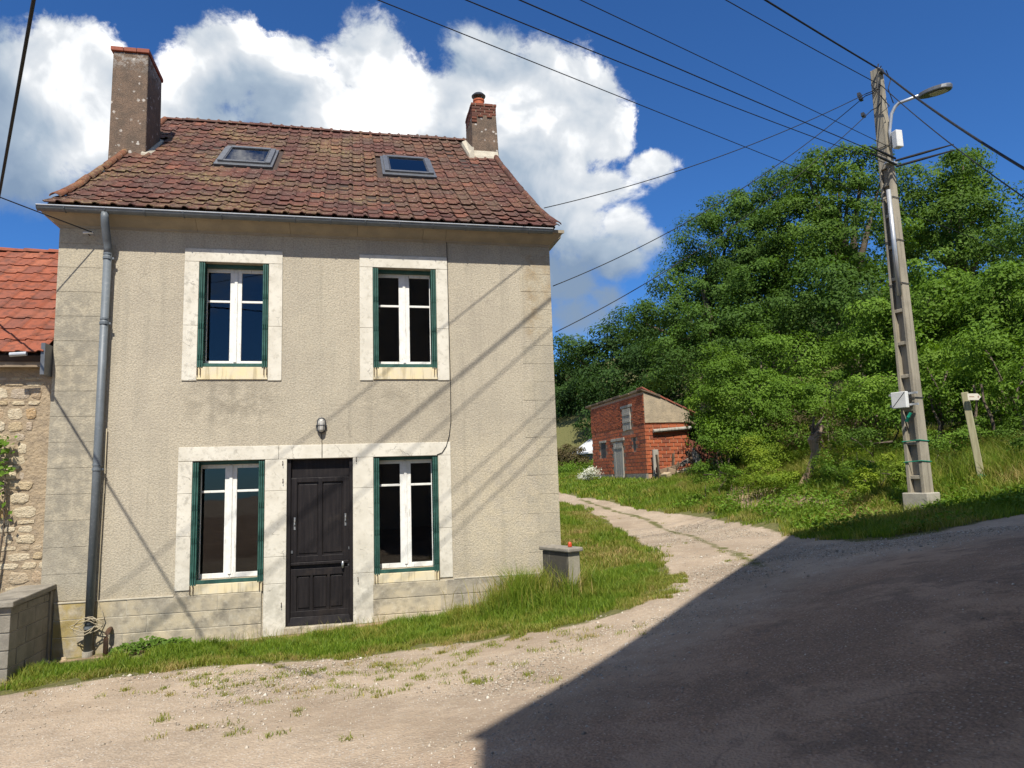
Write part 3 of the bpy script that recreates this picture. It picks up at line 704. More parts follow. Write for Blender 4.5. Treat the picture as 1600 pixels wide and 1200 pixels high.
mb = MB(); mb.box(XL+.1, XR-.1, .302, 4.0, -.3, 2.85); mb.box(XL+.1, XR-.1, .302, 4.0, 3.1, 5.8)
inner = mb
# inner rooms, open towards the windows
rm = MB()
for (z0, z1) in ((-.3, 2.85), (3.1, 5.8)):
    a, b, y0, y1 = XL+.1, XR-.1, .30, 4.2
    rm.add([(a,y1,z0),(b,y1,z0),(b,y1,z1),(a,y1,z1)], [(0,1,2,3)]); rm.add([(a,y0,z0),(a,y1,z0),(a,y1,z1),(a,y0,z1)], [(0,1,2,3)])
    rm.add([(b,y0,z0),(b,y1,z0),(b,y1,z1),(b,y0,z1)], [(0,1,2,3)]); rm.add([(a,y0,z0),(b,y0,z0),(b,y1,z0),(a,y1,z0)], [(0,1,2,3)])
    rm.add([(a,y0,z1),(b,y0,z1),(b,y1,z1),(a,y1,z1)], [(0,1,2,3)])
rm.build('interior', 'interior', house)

# plinth stones, laid in three courses with recessed joints
pr = random.Random(3)
for ci, (z0, z1) in enumerate(((-.42, .075), (.083, .303), (.311, .525))):
    for (xa, xb) in ((-3.0, -.335), (1.24, XR-.01)):
        x = xa
        while x < xb-.05:
            L = pr.uniform(.75, 1.25); x2 = min(x+L, xb)
            if xb-x2 < .3: x2 = xb
            MB().box(x, x2-.007 if x2 < xb else x2, -.024-pr.uniform(0, .006), .0, z0, z1).build('plinth_stone', 'plinth', house, .006)
            x = x2
for (xa, xb) in ((-3.0, -.335), (1.24, XR-.012)): MB().box(xa, xb, -.021, -.001, -.42, .53).build('plinth_mortar', 'mortar', house)
for (xa, xb) in ((-3.0, -1.50), (2.45, XR-.01)):
    MB().box(xa, xb, -.034, 0, .527, .548).build('plinth_ledge', 'mortar', house, .005)
# corner quoins pressed in the render
pr = random.Random(5)
for side in (0, 1):
    z = .56; k = 0
    while z < 5.80:
        h = .36 if side == 0 else .30
        z1 = min(z+h, 5.82); L = (.62, .74)[k % 2] if side == 0 else (.34, .52)[k % 2]
        if side == 0: MB().box(XL+.003, XL+L, -.0060-pr.uniform(0, .003), .0, z, z1-.0035).build('quoin', 'quoin', house, .004)
        else: MB().box(XR-L, XR-.003, -.0035-pr.uniform(0, .002), .0, z, z1-.003).build('quoin', 'quoin', house, .004)
        z = z1; k += 1
# stone surrounds, block by block
SY = -.016
def block(name, x0, x1, z0, z1, material='lime', y=SY, back=0.0):
    j = .0018
    return MB().box(x0+j, x1-j, y, back, z0+j, z1-j).build(name, material, house, .005)
for (o, s0, s1) in ((OPEN[0], -1.488, -.09), (OPEN[1], 1.058, 2.445)):
    block('window_lintel', s0, s1, o[3], 5.588)
    zc = o[2]+.62
    for (a, b) in ((s0, o[0]), (o[1], s1)):
        block('window_jamb', a, b, zc, o[3]); block('window_jamb', a, b, 3.583, zc)
    block('window_sill', o[0], o[1], 3.600, o[2], 'sill', SY-.006, .28)
block('door_lintel', -.12, 2.437, 2.409, 2.616); block('window_lintel', -1.498, -.12, 2.411, 2.616)
for (a, b, zs) in ((-1.498, -1.301, (.60, 1.35, 1.95, 2.409)), (-.311, 0.0, (-.30, .62, 1.0, 1.95, 2.409)), (.95, 1.256, (-.16, .70, 1.95, 2.409)), (2.237, 2.437, (.56, 1.3, 2.409))):
    for z0, z1 in zip(zs[:-1], zs[1:]): block('jamb_stone', a, b, z0, z1)
for (a, b) in ((-1.301, -.311), (1.256, 2.237)): block('window_sill', a, b, .532, .674, 'sill', SY-.01, .28)
MB().box(-.02, .98, -.05, .25, -.10, -.004).build('door_step', 'plinth', house, .01)

# windows
def window(o, cut, upper):
    a, b, z0, z1 = o
    wn = empty('window'); wn.parent = house
    y = .195; f = .045
    fr = MB(); fr.box(a, a+f, y, y+.06, z0, z1); fr.box(b-f, b, y, y+.06, z0, z1); fr.box(a+f, b-f, y, y+.06, z1-f, z1); fr.box(a+f, b-f, y, y+.06, z0, z0+.05)
    fr.build('frame', 'white', wn, .004)
    mid = (a+b)/2; zt = z1-(z1-z0)*cut
    for (s0, s1, inn) in ((a+f, mid-.002, 1), (mid+.002, b-f, -1)):
        c = MB(); w_out, w_in = .045, .082
        l, r_ = (w_out, w_in) if inn == 1 else (w_in, w_out)
        yy = y-.012
        c.box(s0, s0+l, yy, yy+.045, z0+.05, z1-f); c.box(s1-r_, s1, yy, yy+.045, z0+.05, z1-f)
        c.box(s0+l, s1-r_, yy+.001, yy+.045, z1-f-.06, z1-f); c.box(s0+l, s1-r_, yy+.001, yy+.045, z0+.05, z0+.12)
        c.box(s0+l, s1-r_, yy+.004, yy+.04, zt-.017, zt+.017)
        c.build('casement', 'white', wn, .004)
        for (p0, p1) in ((z0+.12, zt-.017), (zt+.017, z1-f-.06)):
            MB().box(s0+l, s1-r_, yy+.02, yy+.024, p0, p1).build('pane', 'glass', wn)
    MB().box(mid-.022, mid+.022, y-.026, y-.0125, z0+.10, z1-f-.02).build('cover_strip', 'white', wn, .004)
    MB().box(a+.05, b-.05, .145, .185, z0+.0, z0+.045).build('weather_board', 'bare_wood' if not upper else 'white', wn, .004)
    MB().box(a+.05, b-.05, -.004, .02, z0+.004, z0+.055).build('shutter_stop', 'green', wn, .003)
    MB().box(a+.002, b-.002, .10, .19, z1-.05, z1-.002).build('head_rail', 'green', wn, .003)
    # folding louvred shutters stacked in both reveals
    for side in (1, -1):
        sh = empty('shutter'); sh.parent = house
        xe = a if side == 1 else b
        for k in range(3):
            th = .021; gap = .007
            x0 = xe+side*(.006+k*(th+gap)); x1 = x0+side*th
            xa, xb = min(x0, x1), max(x0, x1)
            ya, yb = -.030-(.012 if k == 1 else 0), .155
            zb, zt_ = z0-.012, z1-.02
            lf = MB(); lf.box(xa, xb, ya, ya+.03, zb, zt_); lf.box(xa, xb, yb-.03, yb, zb, zt_)
            for zz in (zb, (zb+zt_)*.5-.03, zt_-.06): lf.box(xa+.001, xb-.001, ya+.03, yb-.03, zz, zz+.06)
            l = lf.build('shutter_leaf', 'green', sh, .002)
            sl = MB(); zz = zb+.075
            while zz < zt_-.08:
                if abs(zz-(zb+zt_)*.5+.0) > .06:
                    rot = Matrix.Rotation(R(35)*side, 3, 'Y')
                    sl.obox(((xa+xb)/2, (ya+yb)/2, zz), (.013, (yb-ya)/2-.031, .0035), rot)
                zz += .036
            tag(sl.build('louvres', 'green', l), kind='stuff')
            # slots in the leaf edge
            kn = MB()
            for zz in np.arange(zb+.12, zt_-.1, .47): kn.tube([((xa+xb)/2, ya-.006, zz), ((xa+xb)/2, ya-.006, zz+.07)], .007, 6)
            tag(kn.build('hinges', 'green', l), kind='stuff')
        for k in (0, 1):
            MB().box(xe+side*(.012+k*.04)-.005, xe+side*(.012+k*.04)+.005, -.045, -.035, z0-.13, z0-.01).build('shutter_bolt', 'rust', sh)
window(OPEN[0], .35, True); window(OPEN[1], .36, True); window(OPEN[2], .255, False); window(OPEN[4], .25, False)

# door: dark transom board, two tall upper panels, three lower panels, kick board
door = empty('door'); door.parent = house
a, b, z0, z1 = OPEN[3]
mb = MB(); mb.box(a, a+.055, .03, .13, z0, z1); mb.box(b-.055, b, .03, .13, z0, z1); mb.box(a+.055, b-.055, .10, .16, 2.13, z1)
mb.build('door_frame', 'door', door, .005)
mb = MB(); mb.box(a+.055, b-.055, .085, .115, .12, 2.13); mb.build('door_leaf', 'door', door)
st = MB()
for (x0, x1) in ((.055, .145), (.445, .505), (.805, .895)): st.box(x0, x1, .058, .085, .90, 2.12)
for (x0, x1) in ((.055, .145), (.335, .375), (.575, .615), (.805, .895)): st.box(x0, x1, .060, .0852, .14, .78)
st.build('stile', 'door', door, .005)
for (z_0, z_1, y) in ((2.06, 2.13, .059), (.90, .985, .0585), (.70, .80, .059), (.12, .20, .059)):
    MB().box(a+.058, b-.058, y, .0848, z_0, z_1).build('rail', 'door', door, .005)
MB().box(a+.06, b-.06, .030, .086, .855, .898).build('drip_rail', 'door', door, .006)
for (x0, x1, z_0, z_1) in ((.165, .43, 1.02, 2.03), (.52, .79, 1.02, 2.03), (.165, .32, .24, .68), (.39, .56, .24, .68), (.63, .79, .24, .68)):
    MB().prism([(x0, z_0), (x1, z_0), (x1, z_1), (x0, z_1)], 'y', .073, .0847).build('panel', 'door', door, .008)
MB().hexa([(.02,.02,.005),(.93,.02,.005),(.93,.09,.005),(.02,.09,.005),(.06,.045,.12),(.89,.045,.12),(.89,.09,.12),(.06,.09,.12)]).build('kick_board', 'door', door, .004)
for (x, z) in ((.11, 1.47), (.84, 1.50)):
    h = MB(); h.box(x-.012, x+.012, .050, .058, z-.10, z+.08); h.tube([(x, .055, z-.05), (x+.004, .025, z-.02), (x+.004, .025, z+.02), (x, .055, z+.05)], .008, 8)
    h.build('pull_handle', 'steel', door)
k = MB(); k.lathe([(.001,-.055),(.016,-.045),(.021,0),(.016,.045),(.001,.055)], (.80, .022, .835), 10); k.tube([(.80, .06, .835), (.80, .022, .835)], .008, 8); k.build('knob', 'steel', door, smooth=True)
MB().box(.872, .892, .052, .06, .815, .865).build('lock_plate', 'grey_metal', door)
for (x, z) in ((.075, 1.05), (.895, 1.07)): MB().box(x-.012, x+.012, .045, .06, z-.02, z+.02).build('bolt_plate', 'grey_metal', door)
for (x, z) in ((-.06, 2.36), (-.055, 2.10), (-.06, .33), (1.0, 2.39), (1.02, .62)):
    h = MB(); h.tube([(x, SY, z+.02), (x, SY-.03, z+.015), (x, SY-.035, z-.03), (x, SY-.02, z-.045)], .006, 6); h.build('shutter_hook', 'rust', house)

# cornice with its cove profile, cut in lengths, and returns at both corners
prof = [(0, 5.83), (-.012, 5.83), (-.02, 5.865), (-.055, 5.885), (-.11, 5.92), (-.17, 5.965), (-.205, 6.00), (-.235, 6.005), (-.235, 6.055), (0, 6.06)]
xs = [XL-.22, -2.55, -1.32, .02, 1.03, 2.05, 2.42, 3.24, XR+.205]
for x0, x1 in zip(xs[:-1], xs[1:]):
    mb = MB()
    if x0 == xs[0] or x1 == xs[-1]:
        k = len(prof); vs = []
        for xe, inner in ((x0, x0 == xs[0]), (x1, x1 == xs[-1])):
            for (y, z) in prof:
                x = xe
                if inner: x = (XL + y*.93) if xe == xs[0] else (XR - y*.86)
                vs.append((x, y, z))
        mb.add(vs, [(i, (i+1) % k, k+(i+1) % k, k+i) for i in range(k)] + [tuple(range(k-1, -1, -1)), tuple(range(k, 2*k))])
    else: mb.prism(prof, 'x', x0+.002, x1-.002)
    mb.build('cornice', 'cornice', house)
for sgn, xw in ((-1, XL), (1, XR)):
    mb = MB(); mb.prism([(xw + sgn*(-y)*.9, z) for (y, z) in prof], 'y', .0, .9); mb.build('cornice', 'cornice', house)

# gutter
gut = empty('gutter'); gut.parent = house
g0, g1, gyc, gzc, gr = -3.36, 4.14, -.295, 6.025, .066
mb = MB(); na = 10; out = []; inn = []
for i in range(na+1):
    t = math.pi*i/na; out.append((gyc-gr*math.cos(t), gzc-gr*math.sin(t))); inn.append((gyc-(gr-.006)*math.cos(t), gzc-(gr-.006)*math.sin(t)))
mb.prism(out+inn[::-1], 'x', g0, g1); mb.build('trough', 'zinc', gut)
MB().tube([(g0, gyc-gr-.002, gzc+.002), (g1, gyc-gr-.002, gzc+.002)], .010, 8).build('rim', 'zinc_rim', gut)
for x in (g0, g1): mb = MB(); mb.prism(out, 'x', x-.004, x+.004); mb.build('end_cap', 'zinc', gut)
for x in np.arange(g0+.35, g1, .52):
    path = [(x, gyc-(gr+.006)*math.cos(t), gzc-(gr+.006)*math.sin(t)) for t in np.linspace(0, math.pi, 8)]
    MB().tube(path, .007, 6).build('bracket', 'zinc', gut)
# downpipe
dp = empty('downpipe'); dp.parent = house
X0 = -2.50; X1 = -2.535
path = [(X0, gyc, 5.975), (X0, gyc, 5.90), (X0, gyc+.02, 5.82), (X0, -.17, 5.62), (X0, -.115, 5.52), (X0-.002, -.105, 5.42)]
pp = [Vector(p) for p in path]
MB().tube(pp, .055, 14).build('elbow', 'zinc', dp, smooth=True)
MB().tube([(X0-.002, -.105, 5.45), (X1, -.105, -.16)], .054, 16).build('pipe', 'zinc', dp, smooth=True)
for z in (5.36, 4.40, 2.33, .21):
    c = MB(); xx = X0+(X1-X0)*(5.45-z)/5.6
    c.tube([(xx, -.105, z-.018), (xx, -.105, z+.018)], .064, 16); c.tube([(xx, -.105, z+.05), (xx, -.105, z+.075)], .060, 16)
    c.box(xx-.012, xx+.012, -.05, .0, z-.012, z+.012); c.box(xx+.06, xx+.085, -.115, -.095, z-.015, z+.015)
    c.build('pipe_clip', 'zinc', dp)
MB().tube([(X1, -.105, -.19), (X1, -.105, -.10)], .066, 16).build('shoe', 'pale_concrete', dp)

# roof
roofprof = [(-.335, 6.065), (.25, 6.40), (.8, 6.755), (1.6, 7.32), (2.6, 8.05), (3.8, 8.955), (5.7, 10.44)]
RX0, RX1 = -3.29, 4.25
def rp(s):
    """point and slope direction at distance s up the front slope"""
    for (y0, z0), (y1, z1) in zip(roofprof[:-1], roofprof[1:]):
        L = math.hypot(y1-y0, z1-z0)
        if s <= L or (y1, z1) == roofprof[-1]: t = s/L; return y0+t*(y1-y0), z0+t*(z1-z0), math.atan2(z1-z0, y1-y0)
        s -= L
SL = sum(math.hypot(b[0]-a[0], b[1]-a[1]) for a, b in zip(roofprof[:-1], roofprof[1:]))
deck = roofprof + [(DEP+.3, 6.0), (DEP+.3, 5.9), (5.7, 10.3), (3.8, 8.82), (1.6, 7.2), (.25, 6.28), (-.2, 6.04)]
roof = MB().prism(deck, 'x', RX0+.06, RX1-.06).build('roof', 'roof_deck', house)
TW, TE = .2355, .372
def tile_arrays(w=TW, l=.44, roll=.027, t=.016):
    us = [0, .02, .155, .170, .190, .212, .232]; us = [u*w/.235 for u in us]; hs = [.012, 0, 0, roll*.72, roll, roll*.72, .006]
    k = len(us); v = []
    for (vv, lift) in ((0, .021), (l, 0.0)):
        v += [(u, vv + (0.004 if h > .02 and vv == 0 else 0)*-1, h+lift) for u, h in zip(us, hs)]
    v += [(u, 0.004, h+.021-t) for u, h in zip(us, hs)]
    f = [(i, i+1, k+i+1, k+i) for i in range(k-1)] + [(2*k+i, 2*k+i+1, i+1, i) for i in range(k-1)]
    f += [(0, k, 2*k), (k-1, 3*k-1, 2*k-1)]
    return v, f
tv, tf = tile_arrays()
tile_me = MB().add(tv, tf).mesh('tile', 'tile'); 
pr = random.Random(17)
ncol = int((RX1-RX0)/TW); nrow = int(SL/TE)+1
SKY = [(-1.60, -.55, 2.62, 3.78), (1.55, 2.60, 2.62, 3.85)]
VV = []; FF = []; RN = []
for r_ in range(nrow):
    y, z, ang = rp(r_*TE-.03 if r_ else -.035)
    for c_ in range(ncol):
        x = RX0+.01+c_*TW
        yb = y+math.cos(ang)*.4
        if any(x+TW > s[0]+.03 and x < s[1]-.03 and yb > s[2]+.1 and y < s[3]-.12 for s in SKY): continue
        if x+TW > 3.74 and 4.3 < y < 5.5: continue
        if x < -2.95 and 2.85 < y < 4.0: continue
        sag = -.018*math.sin(x*1.3+.4)*math.sin(r_*.35) + pr.uniform(-.004, .004)
        jx = pr.uniform(-.006, .006); rz = pr.gauss(0, .012); rx = pr.gauss(0, .012)
        Mx = Matrix.Translation((x+jx, y+pr.uniform(-.008, .008), z+.012+sag)) @ Matrix.Rotation(ang+rx, 4, 'X') @ Matrix.Rotation(rz, 4, 'Z')
        if r_ < 9:
            o = link('tile', tile_me, roof); o.matrix_local = Mx
        else:
            off = len(VV); VV += [tuple(Mx @ Vector(p)) for p in tv]
            FF += [tuple(i+off for i in f) for f in tf]; RN += [pr.random()]*len(tf)
me = bpy.data.meshes.new('upper_tiles'); me.from_pydata(VV, [], FF); me.update()
at = me.attributes.new('rnd', 'FLOAT', 'FACE'); at.data.foreach_set('value', np.array(RN, np.float32)); me.materials.append(M['tile'])
tag(link('upper_tiles', me, roof), kind='stuff')
# verge tiles up both gables, ridge tiles along the top
def half_tile(r0, L):
    n_ = 7; v = []; 
    for (vv, rr) in ((0, r0*1.14), (L, r0*.84)):
        for i in range(n_):
            t = math.pi*i/(n_-1); v.append((math.cos(t)*rr, vv, math.sin(t)*rr*.75))
    v += [(math.cos(math.pi*i/(n_-1))*r0*.88, .003, math.sin(math.pi*i/(n_-1))*r0*.62) for i in range(n_)]
    f = [(i, n_+i, n_+i+1, i+1) for i in range(n_-1)] + [(2*n_+i, i, i+1, 2*n_+i+1) for i in range(n_-1)]
    return MB().add(v, f)
ht = half_tile(.068, .42).mesh('verge_tile', 'ridge_tile'); shade_smooth(ht)
ht2 = half_tile(.062, .42).mesh('verge_tile', 'tile'); shade_smooth(ht2)
for side, xx, me_t in ((0, RX0+.02, ht), (1, RX1-.01, ht2)):
    s = .40 if side == 0 else .05
    while s < SL-.1:
        y, z, ang = rp(s)
        if not (side == 0 and 2.75 < y < 3.85) and not (side == 1 and 4.25 < y < 5.45):
            o = link('verge_tile', me_t if pr.random() > .15 else ht, roof)
            o.matrix_local = Matrix.Translation((xx+pr.uniform(-.008, .008), y, z+.035)) @ Matrix.Rotation(ang+R(2.5), 4, 'X') @ Matrix.Rotation(pr.gauss(0, .02), 4, 'Z')
        s += .37
rt = half_tile(.095, .45).mesh('ridge_tile', 'tile'); shade_smooth(rt)
x = RX0
while x < 3.85:
    o = link('ridge_tile', rt, roof); o.matrix_local = Matrix.Translation((x, 5.72, 10.45-.012*math.sin(x))) @ Matrix.Rotation(-math.pi/2, 4, 'Z') @ Matrix.Rotation(R(2), 4, 'X'); x += .40
# roof windows
for (x0, x1, y0, y1) in ((-1.56, -.60, 2.70, 3.72), (1.59, 2.57, 2.70, 3.80)):
    sk = empty('roof_window'); sk.parent = roof
    zb = 8.05+(y0-2.6)*.754; ang = math.atan2(.754, 1); L = (y1-y0)/math.cos(ang)
    sk.matrix_local = Matrix.Translation((x0, y0, zb+.03)) @ Matrix.Rotation(ang, 4, 'X'); W_ = x1-x0
    fl = MB(); fl.box(-.05, W_+.05, -.16, L+.10, -.01, .030); fl.build('flashing', 'grey_metal', sk, .004)
    fr = MB(); fr.box(0, .095, 0, L, .031, .075); fr.box(W_-.095, W_, 0, L, .031, .075); fr.box(.095, W_-.095, L-.12, L, .031, .085); fr.box(.095, W_-.095, 0, .08, .031, .068)
    fr.build('frame', 'grey_metal', sk, .006)
    fs = MB(); fs.box(.097, .125, .08, L-.12, .032, .070); fs.box(W_-.125, W_-.097, .08, L-.12, .032, .070); fs.box(.125, W_-.125, .081, .11, .032, .066); fs.build('sash', 'dark_metal', sk, .003)
    MB().box(.125, W_-.125, .11, L-.12, .050, .056).build('pane', 'roof_glass', sk)
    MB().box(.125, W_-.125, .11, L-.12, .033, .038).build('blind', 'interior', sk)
# left chimney: tall rendered stack capped with flat red tiles
ch = empty('chimney'); ch.parent = house
MB().hexa([(-3.565,3.0,7.6),(-2.90,3.0,7.6),(-2.90,4.0,7.6),(-3.565,4.0,7.6),(-3.545,3.0,10.43),(-2.92,3.0,10.43),(-2.92,4.0,10.43),(-3.545,4.0,10.43)]).build('stack', 'chimney', ch, .02)
x = -3.585
for k in range(3):
    for j in range(4):
        dz = pr.uniform(-.006, .008)
        MB().box(x+k*.231, x+k*.231+.224, 2.965+j*.268, 2.965+j*.268+.262, 10.435+dz, 10.515+dz).build('cap_tile', 'cap_tile', ch, .006)
MB().hexa([(-2.97,2.93,8.25),(-2.78,2.93,8.25),(-2.78,4.08,9.05),(-2.97,4.08,9.05),(-2.97,2.93,8.38),(-2.88,2.93,8.36),(-2.88,4.08,9.20),(-2.97,4.08,9.22)]).build('mortar_fillet', 'mortar', ch)
MB().hexa([(-3.3,2.86,8.19),(-2.80,2.86,8.19),(-2.80,3.02,8.30),(-3.3,3.02,8.30),(-3.3,2.95,8.33),(-2.84,2.95,8.33),(-2.84,3.02,8.38),(-3.3,3.02,8.38)]).build('mortar_fillet', 'mortar', ch)
# right chimney: rendered stack, bare bricks at the top, terracotta pot with a metal cowl
c2 = empty('chimney'); c2.parent = house
cx0, cx1, cy0, cy1 = 3.705, 4.29, 4.5, 5.4
MB().hexa([(cx0-.01,cy0-.02,9.2),(cx1+.05,cy0-.02,9.2),(cx1+.05,cy1,9.2),(cx0-.01,cy1,9.2),(cx0+.0,cy0,10.56),(cx1,cy0,10.56),(cx1,cy1,10.56),(cx0,cy1,10.56)]).build('stack', 'chimney', c2, .02)
MB().box(cx0+.02, cx1-.02, cy0+.02, cy1-.02, 10.56, 10.86).build('mortar_core', 'mortar', c2)
bz = 10.565; row = 0
while bz < 10.84:
    e = .012 if row >= 3 else 0
    L = .215
    def brick(x0, x1, y0, y1): MB().box(x0, x1, y0, y1, bz, bz+.062).build('brick', 'brick_old', c2, .006)
    off = 0 if row % 2 == 0 else -.108
    x = cx0-e+off
    while x < cx1+e-.02:
        a_, b_ = max(x, cx0-e), min(x+L-.012, cx1+e)
        if b_-a_ > .03: brick(a_, b_, cy0-e-pr.uniform(0, .006), cy0+.095); brick(a_, b_, cy1-.095, cy1+e)
        x += L
    y = cy0+.105+off*.5
    while y < cy1-.11:
        a_, b_ = max(y, cy0+.105), min(y+L-.012, cy1-.105)
        if b_-a_ > .03: brick(cx0-e-pr.uniform(0, .006), cx0+.095, a_, b_); brick(cx1-.095, cx1+e, a_, b_)
        y += L
    bz += .074; row += 1
for (x0, z0) in ((cx0-.004, 10.36), (cx0-.006, 10.44), (cx0+.0, 10.50), (cx0+.14, 10.50), (cx0+.36, 10.50)):
    MB().box(x0, x0+.12, cy0-.028, cy0+.03, z0, z0+.055).build('brick', 'brick_old', c2, .006)
pc_ = (cx0+.22, cy0+.25, 10.84)
MB().lathe([(.15, 0), (.15, .05), (.125, .06), (.125, .17), (.14, .18), (.14, .215), (.11, .215)], pc_, 20).build('pot', 'terracotta', c2, smooth=False)
cw = MB()
for t in range(4): cw.tube([(pc_[0]+.12*math.cos(t*1.57+.4), pc_[1]+.12*math.sin(t*1.57+.4), 11.0), (pc_[0]+.13*math.cos(t*1.57+.4), pc_[1]+.13*math.sin(t*1.57+.4), 11.17)], .008, 6)
cw.lathe([(.165, .30), (.17, .325), (.12, .375), (.03, .395)], pc_, 20); cw.build('cowl', 'dark_metal', c2)
MB().hexa([(3.60,4.36,9.30),(4.30,4.36,9.30),(4.30,4.52,9.42),(3.60,4.52,9.42),(3.60,4.40,9.49),(4.30,4.40,9.49),(4.30,4.49,9.66),(3.62,4.49,9.66)]).build('mortar_fillet', 'mortar', c2)
MB().hexa([(3.58,4.36,9.30),(3.72,4.36,9.30),(3.72,5.45,10.2),(3.58,5.45,10.2),(3.61,4.36,9.48),(3.71,4.36,9.66),(3.71,5.45,10.38),(3.61,5.45,10.33)]).build('mortar_fillet', 'mortar', c2)

# ------------------------------------------------------------------ small things on the facade
wl = empty('wall_lamp', (.49, 0, 2.9), 'oval grey caged bulkhead lamp on the wall above the black door', 'lamp')
def oval(h, rx, rz, y0, y1, n=20):
    mb = MB(); pts = [(rx*math.cos(2*math.pi*i/n), rz*math.sin(2*math.pi*i/n)) for i in range(n)]
    pts = [(x, (z+h if z > 0 else z-h)) for x, z in pts]
    return mb, pts
mb, pts = oval(.055, .066, .066, 0, 0); mb.prism(pts, 'y', -.045, -.001); mb.build('base', 'dark_metal', wl, .006)
mb, pts = oval(.05, .052, .052, 0, 0); n_ = len(pts); vs = []
for (y, sc) in ((-.046, 1.0), (-.075, .92), (-.095, .66), (-.102, .2)): vs += [(x*sc, y, z*(.5+.5*sc)) for x, z in pts]
fs = [(i*n_+k, i*n_+(k+1) % n_, (i+1)*n_+(k+1) % n_, (i+1)*n_+k) for i in range(3) for k in range(n_)] + [tuple(3*n_+k for k in range(n_))]
mb.add(vs, fs); mb.build('glass', 'lamp_glass', wl, smooth=True)
cg = MB()
for x in (-.03, .03): cg.tube([(x, -.045, -.10), (x, -.09, -.07), (x, -.102, 0), (x, -.09, .07), (x, -.045, .10)], .005, 6)
cg.tube([(-.062, -.045, 0), (-.045, -.09, 0), (0, -.108, 0), (.045, -.09, 0), (.062, -.045, 0)], .005, 6); cg.build('cage', 'dark_metal', wl)
for s_ in (-1, 1): MB().box(s_*.066-.012, s_*.066+.012, -.04, -.004, -.03, .01).build('lug', 'dark_metal', wl)
def cable(name, pts, r_, label, material='cable', cat='cable', group=None, n=6, sag=0.0, steps=24):
    """one cable through the given points; sag hangs each span"""
    path = []
    for a, b in zip(pts[:-1], pts[1:]):
        a = Vector(a); b = Vector(b); k = steps if (sag or steps > 24) else 1
        for i in range(k):
            t = i/k; p = a.lerp(b, t); p.z -= sag*4*t*(1-t); path.append(p)
    path.append(Vector(pts[-1]))
    o = MB().tube(path, r_, n).build(name, material, None, smooth=True)
    return tag(o, label, cat, group)
cable('lamp_cable', [(.49, -.012, 2.80), (.495, -.01, 2.70), (.50, -.02, 2.615), (.50, -.022, 2.42)], .005, 'thin cable running down from the wall lamp to the door lintel', steps=1)
cable('wall_cable', [(2.44, -.02, 5.84), (2.445, -.02, 5.0), (2.455, -.02, 3.55), (2.452, -.012, 2.95), (2.42, -.02, 2.72), (2.37, -.024, 2.55), (2.30, -.028, 2.45), (2.22, -.02, 2.42)], .0055, 'thin dark cable down the wall to the top of the lower right window', steps=1)
# cable along the downpipe with a coil at its foot
pts = [(-2.44, -.035, 2.9), (-2.44, -.035, 2.2), (-2.455, -.035, 1.2), (-2.46, -.04, .55), (-2.40, -.06, .42), (-2.36, -.07, .30)]
for i in range(60):
    t = i/59*2*math.pi*3.1; r_ = .085+.03*math.sin(t*1.7); pts.append((-2.53+r_*1.75*math.cos(t+1), -.19-.03*math.sin(t*.9), .24+r_*.85*math.sin(t+1)+.02*math.sin(i)))
cable('cable_coil', pts, .007, 'loose beige cable coiled round the foot of the grey downpipe', 'beige_cable', steps=1)
mb = MB(); mb.tube([(-2.30, -.16, -.22), (-2.30, -.16, .06), (-2.295, -.15, .12), (-2.28, -.10, .16), (-2.28, -.05, .16)], .032, 12)
tag(mb.build('vent_pipe', 'rust', None, smooth=True), 'short rusty bent pipe stub between the downpipe and the green plant', 'pipe')
ins = empty('insulator', (-2.78, -.02, 5.72), 'white porcelain cable hook under the left end of the cornice', 'insulator')
h = MB(); h.tube([(0, 0, 0), (0, -.08, .005), (.03, -.11, .01)], .008, 6); h.build('hook', 'rust', ins)
h = MB(); h.tube([(-.05, -.10, .0), (.08, -.10, .012)], .016, 10); h.build('porcelain', 'white_plastic', ins)
cable('entry_cable', [(-2.70, -.12, 5.73), (-3.2, -.6, 5.82), (-5.2, -2.5, 6.2), (-12, -8, 7.3)], .008, 'thin cable reaching the left end of the cornice from outside the picture', steps=1)

